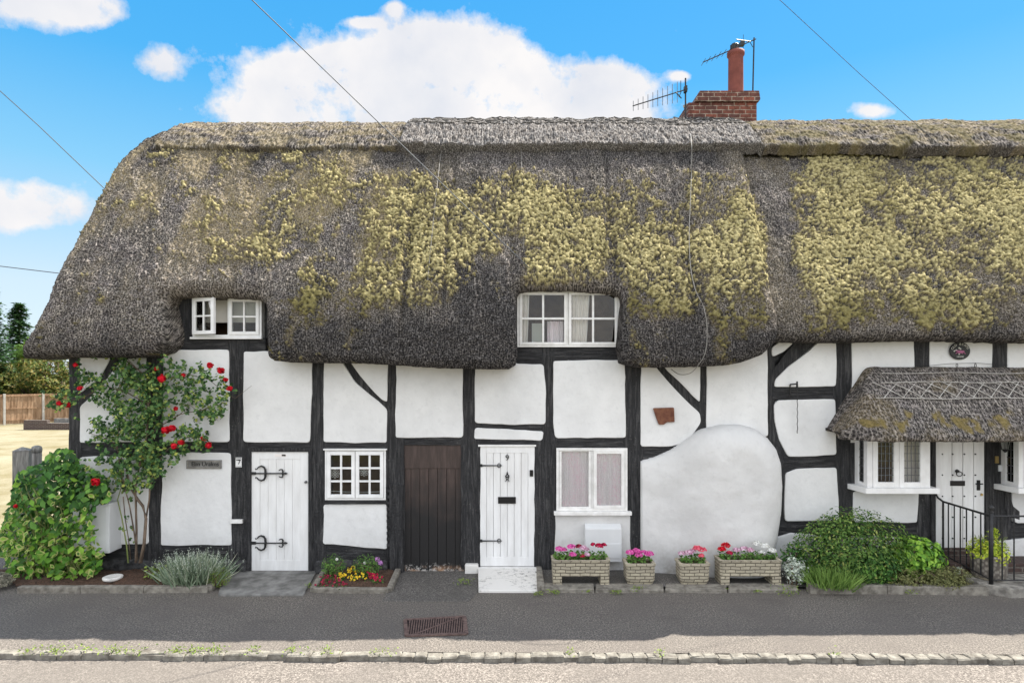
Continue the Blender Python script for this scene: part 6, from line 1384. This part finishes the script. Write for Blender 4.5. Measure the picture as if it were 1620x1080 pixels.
# small weeds along the kerb
kt = [(28, 'at the far left end of the kerb'), (64, 'in the kerb below the left of the variegated bush'), (76, 'spilling over the kerb below the middle of the bush'), (120, 'in the kerb below the right of the variegated bush'), (160, 'in the kerb below the white stone dish'),
      (176, 'just right of the one below the white dish'), (200, 'in the kerb below the rose stems'), (262, 'in the kerb below the lavender'), (292, 'in the kerb below the box mound'), (310, 'in the kerb left of the bed corner'), (332, 'in the kerb below the right corner of the rose bed'), (390, 'in the kerb below the concrete slab, left part'),
      (455, 'in the kerb below the concrete slab, right part'), (508, 'in the kerb below the left corner of the viola bed'), (600, 'in the kerb below the right corner of the viola bed'), (905, 'in the kerb below the first trough'), (1050, 'in the kerb between the square planters'), (1330, 'in the kerb below the rounded shrub')]
for px_, wh in kt:
    x = (px_-810)*6.6/F; n_ = 46 if px_ < 620 else 22; yk = kerbY(x)-0.04; root = empty('weed', (x, yk, 0), 'yellow-green tuft '+wh, 'weed', 'yellow-green tufts along the kerb'); sz = random.uniform(.07, .11) if px_ < 620 else 0.045
    P = np.array((x, yk, -0.0))+rng.normal(size=(n_, 3))*np.array([sz*.7, .045, 0])+np.array([0, 0, 1])*rng.uniform(0.0, 0.07, (n_, 1)); leaves('foliage', P, rng.normal(size=(n_, 3))+[0, 0, 1], rng.uniform(.02, .045, n_), M['leaf_weed'], root, DIAM)
# viola bed
def flowers(name, lab, col, pts, gl, spread, zz, num, sz=0.028, cat='flowers'):
    root = empty(name, (pts[0][0], pts[0][1], 0.08), lab, cat)
    for (x, y) in pts[:1]: pass
    P = []
    for (x, y) in pts: P.append(np.array([x, y, zz])+rng.normal(size=(num, 3))*np.array([spread, spread*.6, 0.02]))
    P = np.concatenate(P); lf = np.concatenate([P+rng.normal(size=P.shape)*[.03, .03, .02]-[0, 0, .03] for _ in range(4)]); lf[:, 2] = np.maximum(lf[:, 2], .06)
    leaves('foliage', lf, rng.normal(size=lf.shape)+[0, -.3, .8], rng.uniform(.025, .05, len(lf)), M[gl], root, DIAM)
    for c_ in P:
        Q = c_+np.array([0, -.02, .02])+rng.normal(size=(5, 3))*.008; leaves('bloom', Q, rng.normal(size=Q.shape)*.5+[0, -.6, .7], sz, M[col], root, OVAL)
gx = lambda x, y, z=0.08: (G(x, y, z).x, G(x, y, z).y)
flowers('yellow_violas', 'yellow violas massed in the centre of the small bed', 'yellow', [gx(548, 915), gx(565, 917), gx(560, 908), gx(578, 907)], 'leaf_vine', 0.07, 0.12, 16)
flowers('red_flowers', 'dark red flowers scattered at the front left of the small bed', 'wine', [gx(515, 925), gx(528, 920), gx(541, 926), gx(520, 915)], 'leaf_vine', 0.05, 0.10, 8)
flowers('red_flowers', 'dark red flowers at the right of the small bed', 'crimson', [gx(590, 917), gx(597, 920), gx(588, 912)], 'leaf_vine', 0.04, 0.11, 8)
shrub('green_bush', 'small leafy green bush at the back left of the small bed', 'plant', (-2.72, -0.35, 0.2), (0.2, 0.15, 0.19), 900, M['leaf_ger'], (.02, .045), DIAM, .3, .3, 18)
rb = shrub('green_bush', 'small leafy green bush with mauve blooms at the back right of the small bed', 'plant', (-2.22, -0.35, 0.2), (0.22, 0.15, 0.19), 1000, M['leaf_ger'], (.02, .045), DIAM, .3, .3, 19)
for cx, cy, rr, cl in ((597, 884, .035, 'mauve'), (602, 890, .035, 'mauve'), (533, 884, .02, 'whitef'), (577, 890, .02, 'whitef')):
    p = W(cx, cy, -.42); d = rng.normal(size=(60, 3)); d /= np.linalg.norm(d, axis=1, keepdims=True); leaves('bloom', np.array(p)+d*rr, d, .02, M[cl], rb, OVAL)
# ============================================================ VARIEGATED BUSH
root = empty('variegated_bush', (-7.2, -0.4, 0.05), 'big leafy bush with yellow-edged leaves at the left corner of the cottage', 'bush')
def bush_pts(n, seed, ylo=705, yhi=925):
    out = []; nn = []
    outline = [(30, 745), (60, 735), (90, 712), (115, 712), (135, 735), (160, 750), (178, 775), (172, 795), (150, 800), (152, 850), (165, 880), (155, 905), (120, 922), (60, 925), (20, 915), (2, 880), (-5, 850), (15, 800), (22, 770)]
    while len(out) < n:
        x = rng.uniform(-10, 182); y = rng.uniform(ylo, yhi); 
        inside = False; j = len(outline)-1
        for i in range(len(outline)):
            xi, yi = outline[i]; xj, yj = outline[j]
            if (yi > y) != (yj > y) and x < (xj-xi)*(y-yi)/(yj-yi)+xi: inside = not inside
            j = i
        if not inside: continue
        dep = -0.45-0.28*math.sin(min(1, max(0, (y-700)/225))*math.pi*0.75)+rng.uniform(0, 1)**0.8*0.75
        out.append(tuple(W(x, y, dep))); nn.append((rng.normal()*.45, -0.8+rng.normal()*.3, 0.45+rng.normal()*.35))
    return np.array(out), np.array(nn)
P, nn = bush_pts(2700, 1); pyx = HC-P[:, 2]
low = np.clip((1.35-P[:, 2])/0.7, 0, 1); pick = rng.random(len(P)) < (0.12+0.8*low)
P[:, 2] = np.maximum(P[:, 2], 0.08)
leaves('variegated_foliage', P[pick], nn[pick], rng.uniform(.06, .145, pick.sum()), M['leaf_var'], root, LEAF)
leaves('green_foliage', P[~pick], nn[~pick], rng.uniform(.06, .16, (~pick).sum()), M['leaf_vine'], root, LEAF)
sg = []
for k in range(14):
    a = Vector((rng.uniform(-7.3, -6.4), -0.4, 0.05)); b = Vector((a.x-0.5+rng.uniform(-.4, .6), -0.45, rng.uniform(.8, 1.7))); sg.append((curve_pts(a, b, -0.1, 5, .03), .009))
stems('stems', sg, M['cane'], root)
# ============================================================ CLIMBING ROSE
rose = empty('climbing_rose', W(205, 900, -0.25), 'climbing rose with red blooms trained up the left end of the cottage', 'rose')
rY = -0.22
def RP(x, y, Y=rY): return W(x, y, Y)
segs = [([RP(222, 890, -.35), RP(228, 860, -.3), RP(231, 820, -.28), RP(226, 800), RP(218, 790), RP(205, 770), RP(200, 740)], [.03, .026, .024, .022, .02, .016, .012]),
        ([RP(215, 890, -.35), RP(216, 840), RP(215, 800), RP(214, 770), RP(222, 730), RP(232, 690), RP(235, 640), RP(225, 590)], [.02, .018, .017, .016, .014, .012, .01, .008]),
        ([RP(218, 885), RP(212, 840), RP(205, 800), RP(197, 770), RP(190, 740), RP(185, 700)], [.013, .012, .01, .009, .008, .006]),
        ([RP(207, 885), RP(203, 850), RP(198, 820), RP(195, 785)], .008), ([RP(231, 820), RP(236, 790), RP(237, 770), RP(245, 740), RP(265, 710), RP(300, 690), RP(330, 700)], [.015, .013, .012, .01, .009, .007, .004]),
        ([RP(232, 690), RP(260, 670), RP(285, 655), RP(320, 648), RP(345, 640), RP(362, 635)], [.01, .009, .008, .007, .005, .003]), ([RP(285, 655), RP(300, 640), RP(320, 655), RP(345, 665)], [.006, .005, .004, .003]),
        ([RP(235, 640), RP(200, 620), RP(165, 610), RP(130, 630), RP(100, 635)], [.009, .008, .007, .006, .004]), ([RP(225, 590), RP(200, 570), RP(170, 545), RP(150, 540)], [.008, .006, .004, .003]), ([RP(225, 590), RP(198, 565), RP(195, 545)], .004),
        ([RP(235, 640), RP(260, 600), RP(290, 590), RP(330, 600), RP(355, 620)], [.009, .008, .006, .005, .003]), ([RP(200, 740), RP(180, 700), RP(160, 690), RP(140, 685)], [.01, .007, .005, .003]),
        ([RP(185, 700), RP(190, 660), RP(180, 630), RP(195, 600)], [.006, .006, .005, .004]), ([RP(355, 620), RP(372, 630), RP(398, 610)], [.003, .003, .002]), ([RP(235, 640), RP(222, 660), RP(208, 690), RP(205, 740)], .005)]
stems('stems', segs, M['bark'], rose, 6)
stems('green_cane', [([RP(203, 890, -.4), RP(200, 860, -.35), RP(193, 820, -.3), RP(186, 790), RP(192, 770), RP(198, 760)], [.012, .011, .01, .009, .008, .006])], M['cane'], rose, 6)
cl = [(225, 600, 35, 26, 340), (195, 600, 26, 22, 220), (240, 620, 26, 26, 300), (275, 600, 30, 20, 190), (300, 620, 30, 26, 260), (320, 650, 25, 16, 160), (345, 645, 20, 20, 130), (355, 620, 16, 14, 60), (325, 590, 25, 14, 60), (205, 650, 28, 30, 230), (180, 640, 22, 20, 120), (160, 620, 26, 16, 150), (135, 600, 22, 14, 110), (110, 630, 22, 14, 120), (85, 640, 12, 9, 40), (130, 590, 18, 10, 40),
      (235, 660, 25, 26, 260), (215, 690, 35, 22, 300), (165, 685, 25, 16, 150), (150, 670, 14, 12, 50), (190, 670, 25, 18, 130), (235, 715, 28, 22, 300), (205, 730, 28, 25, 290), (180, 745, 22, 18, 160), (225, 750, 22, 20, 200), (245, 735, 18, 18, 140), (290, 715, 14, 9, 50), (310, 690, 16, 15, 110), (300, 680, 12, 9, 50), (325, 705, 14, 9, 50), (275, 700, 20, 12, 80), (195, 560, 14, 16, 90), (175, 545, 12, 10, 40), (200, 580, 20, 14, 90), (200, 770, 20, 10, 70), (160, 720, 18, 14, 60), (205, 820, 14, 30, 14), (150, 560, 20, 12, 25), (265, 575, 14, 8, 40), (170, 770, 12, 14, 30), (255, 650, 22, 22, 120), (345, 600, 12, 10, 25)]
P = []
for x, y, rx, ry, n_ in cl:
    n_ = int(n_*1.1); q = rng.normal(size=(n_, 2))*0.55; nn_ = int(n_/5)+1
    # leaves come in sprays of five
    cx_ = x+rng.normal(size=nn_)*rx*0.55; cy_ = y+rng.normal(size=nn_)*ry*0.55; dy_ = rY+rng.normal(size=nn_)*0.10-0.03
    for k in range(nn_):
        for j in range(5): p = W(cx_[k]+rng.normal()*2.4, cy_[k]+rng.normal()*2.4, dy_[k]+rng.normal()*.012); P.append(tuple(p))
P = np.array(P); P[:, 1] = np.minimum(P[:, 1], -0.05)
leaves('foliage', P, rng.normal(size=P.shape)*.5+[0, -.8, .4], rng.uniform(.034, .075, len(P)), M['leaf_rose'], rose, OVAL)
for x, y, rr in ((255, 598, .062), (332, 578, .05), (350, 586, .055), (357, 600, .035), (363, 614, .042), (290, 594, .035), (278, 646, .035), (262, 680, .06), (272, 677, .055), (276, 705, .055), (286, 700, .05), (330, 704, .052), (323, 693, .045), (151, 762, .062), (95, 638, .045), (107, 640, .045), (127, 614, .04), (119, 577, .035), (247, 583, .03), (25, 800, .03)):
    yy_ = rY-0.16 if x != 151 else -0.55
    if x == 25: yy_ = -0.6
    c0 = np.array(W(x, y, yy_)); n_ = 70; d = rng.normal(size=(n_, 3)); d /= np.linalg.norm(d, axis=1, keepdims=True); rad = rng.uniform(.35, 1, (n_, 1))*rr
    me = leaves('rose_bloom', c0+d*rad*[1, 1, .9], d+rng.normal(size=(n_, 3))*.25, rr*1.0, M['red'], rose, OVAL)

# ============================================================ BACKGROUND LEFT
def tree(name, label, c, h, w_, crown, n, leaf, mat, seed, conifer=False):
    root = empty(name, c, label, 'tree', 'trees beyond the fence'); c = Vector(c)
    if conifer:
        MB().tube([c, c+Vector((0, 0, h*.95))], [.28, .03], 8).build('trunk', M['bark'], root)
        P = []; Nn = []
        for k in range(26):
            z = h*(0.08+0.9*k/26); rad = w_*(1-k/26)**0.8+0.2
            for j in range(11):
                a = rng.uniform(0, 2*math.pi); L = rad*rng.uniform(.75, 1.1)
                for t in np.linspace(.15, 1, 26): P.append((c.x+math.cos(a)*L*t+rng.normal()*.14, c.y+math.sin(a)*L*t+rng.normal()*.14, c.z+z-0.35*t*t*L+rng.normal()*.08)); Nn.append((rng.normal()*.3, rng.normal()*.3, 1))
        leaves('crown', P, np.array(Nn), rng.uniform(.25, .45, len(P)), mat, root, DIAM); return
    segs_ = [([c, c+Vector((0, 0, h*.35)), c+Vector((.2, 0, h*.6))], [.3, .22, .12])]; P = []; Nn = []; ncl = 46
    for k in range(ncl):
        d = rng.normal(size=3); d /= np.linalg.norm(d); q = np.array([c.x, c.y, c.z+h*crown])+d*np.array([w_, w_*.8, h*(1-crown)])*rng.uniform(.35, .95)
        m_ = n//ncl; e = rng.normal(size=(m_, 3)); e /= np.linalg.norm(e, axis=1, keepdims=True); rr = rng.uniform(.6, 1.2)*w_*0.30; P.append(q+e*rr*rng.uniform(.6, 1, (m_, 1))*[1, 1, .75]); Nn.append(e+[0, 0, .5])
        if k % 3 == 0: segs_.append(([c+Vector((0, 0, h*.3)), Vector(q)], [.1, .03]))
    stems('trunk', segs_, M['bark'], root); P = np.concatenate(P); leaves('crown', P, np.concatenate(Nn)+rng.normal(size=P.shape)*.3, rng.uniform(leaf*.7, leaf*1.2, len(P)), mat, root, DIAM)
fd = 35.0
def far(x, y, dist): s = dist/F; return (x-810)*s, dist-D
fz = -0.02
for lb, x, h, w_, cr_, mt, dist, nn2, lf, sd in (('golden olive tree standing beyond the fence at the left edge', -8, 4.3, 2.4, .5, 'leaf_tree', 42, 9000, .24, 1), ('bushy olive-green tree beyond the middle of the fence', 48, 4.6, 2.2, .5, 'leaf_tree', 41, 9000, .22, 2), ('dense olive tree just left of the cottage corner beyond the fence', 95, 4.4, 2.2, .48, 'leaf_tree', 40, 9000, .22, 3), ('yellowing tree partly hidden by the cottage corner', 140, 4.2, 2.2, .5, 'leaf_tree', 42, 7000, .22, 4), ('taller light green tree behind the olive trees', 62, 7.4, 2.0, .62, 'leaf_tree2', 50, 6000, .26, 5), ('green tree far behind at the left edge', -50, 6.0, 3.0, .5, 'leaf_tree2', 50, 8000, .3, 6)):
    X, Y = far(x, 0, dist); tree('deciduous_tree', lb, (X, Y, fz), h, w_, cr_, nn2, lf, M[mt], sd)
X, Y = far(30, 0, 52); tree('conifer_tree', 'dark conifer with pointed top beyond the fence', (X, Y, fz), 9.6, 2.3, .5, 0, .3, M['leaf_conifer'], 7, True)
X, Y = far(-22, 0, 40); tree('conifer_tree', 'taller dark conifer at the very left edge of the view', (X, Y, fz), 9.5, 2.2, .5, 0, .3, M['leaf_conifer'], 8, True)
# fence: panels and concrete posts
X0, Y0 = far(-60, 0, fd-0.0); X1, Y1 = far(125, 0, fd+4.5)
fence = empty('garden_fence', ((X0+X1)/2, (Y0+Y1)/2, 0), 'brown wooden panel fence with pale concrete posts across the lawn', 'fence')
dvec = Vector((X1-X0, Y1-Y0, 0)); L = dvec.length; dvec.normalize(); ang = math.atan2(dvec.y, dvec.x); npan = int(L/1.62)
fh = 1.85
for k in range(npan+1):
    p = Vector((X0, Y0, 0))+dvec*(k*L/npan); Mx = Matrix.Translation(p) @ Matrix.Rotation(ang, 4, 'Z')
    MB().box(-.055, .055, -.09, .05, -.05, fh+.04, Mx).build('fence_post', M['concrete_post'], fence)
    if k < npan:
        mb = MB(); pw = L/npan; nb = 13
        for j in range(nb): mb.box(.06+(pw-.12)*j/nb, .06+(pw-.12)*(j+1)/nb-.006, .0+.008*(j % 2), .03+.008*(j % 2), .05, fh, Mx)
        for z in (.25, .95, 1.72): mb.box(.06, pw-.06, -.04, -.001, z, z+.07, Mx)
        mb.build('fence_panel', M['fence_wood'], fence)
X, Y = far(37, 0, 33.5); X2, Y2 = far(135, 0, 34.5)
mb = MB(); mb.box(X, X2+2, Y, Y+.25, -.02, .36); mb.box(X, X+1.3, Y+.01, Y+.24, .36, .52)
tag(mb.build('low_brick_wall', M['garden_brick']), 'low dark brick wall at the far edge of the lawn in front of the fence', 'wall')
mb = MB(); mb.box(X+1.32, X2+2, Y+.5, Y+.7, -.02, .58); tag(mb.build('grey_raised_bed', M['slab']), 'pale grey block wall just behind the low brick wall', 'wall')
# gate post
r = empty('gate_post', W3(40, 800, 10.2), 'square grey wooden post standing behind the variegated bush', 'post')
p = W3(35, 712, 10.2); mb = MB(); Mx = Matrix.Translation((p.x, p.y, 0)) @ Matrix.Rotation(R(28), 4, 'Z'); mb.box(-.11, .11, -.11, .11, -.05, p.z, Mx); mb.build('shaft', M['post_wood'], r, False, .006)
mb = MB(); mb.add([Mx @ Vector(v_) for v_ in ((-.12, -.12, p.z+.002), (.12, -.12, p.z+.002), (.12, .12, p.z+.002), (-.12, .12, p.z+.002), (0, 0, p.z+.06))], [(0, 1, 4), (1, 2, 4), (2, 3, 4), (3, 0, 4), (3, 2, 1, 0)]); mb.build('cap', M['post_wood'], r)
p = W3(58, 708, 10.6); mb = MB(); mb.tube([(p.x, p.y, 0), (p.x, p.y, p.z-.08)], .075, 10); mb.lathe((p.x, p.y, p.z-.08), [(.08, 0), (.085, .06), (.07, .1), (.03, .12)], 14)
tag(mb.build('round_post', M['post_wood'], None, True), 'round-topped dark wooden post beside the square grey post', 'post')
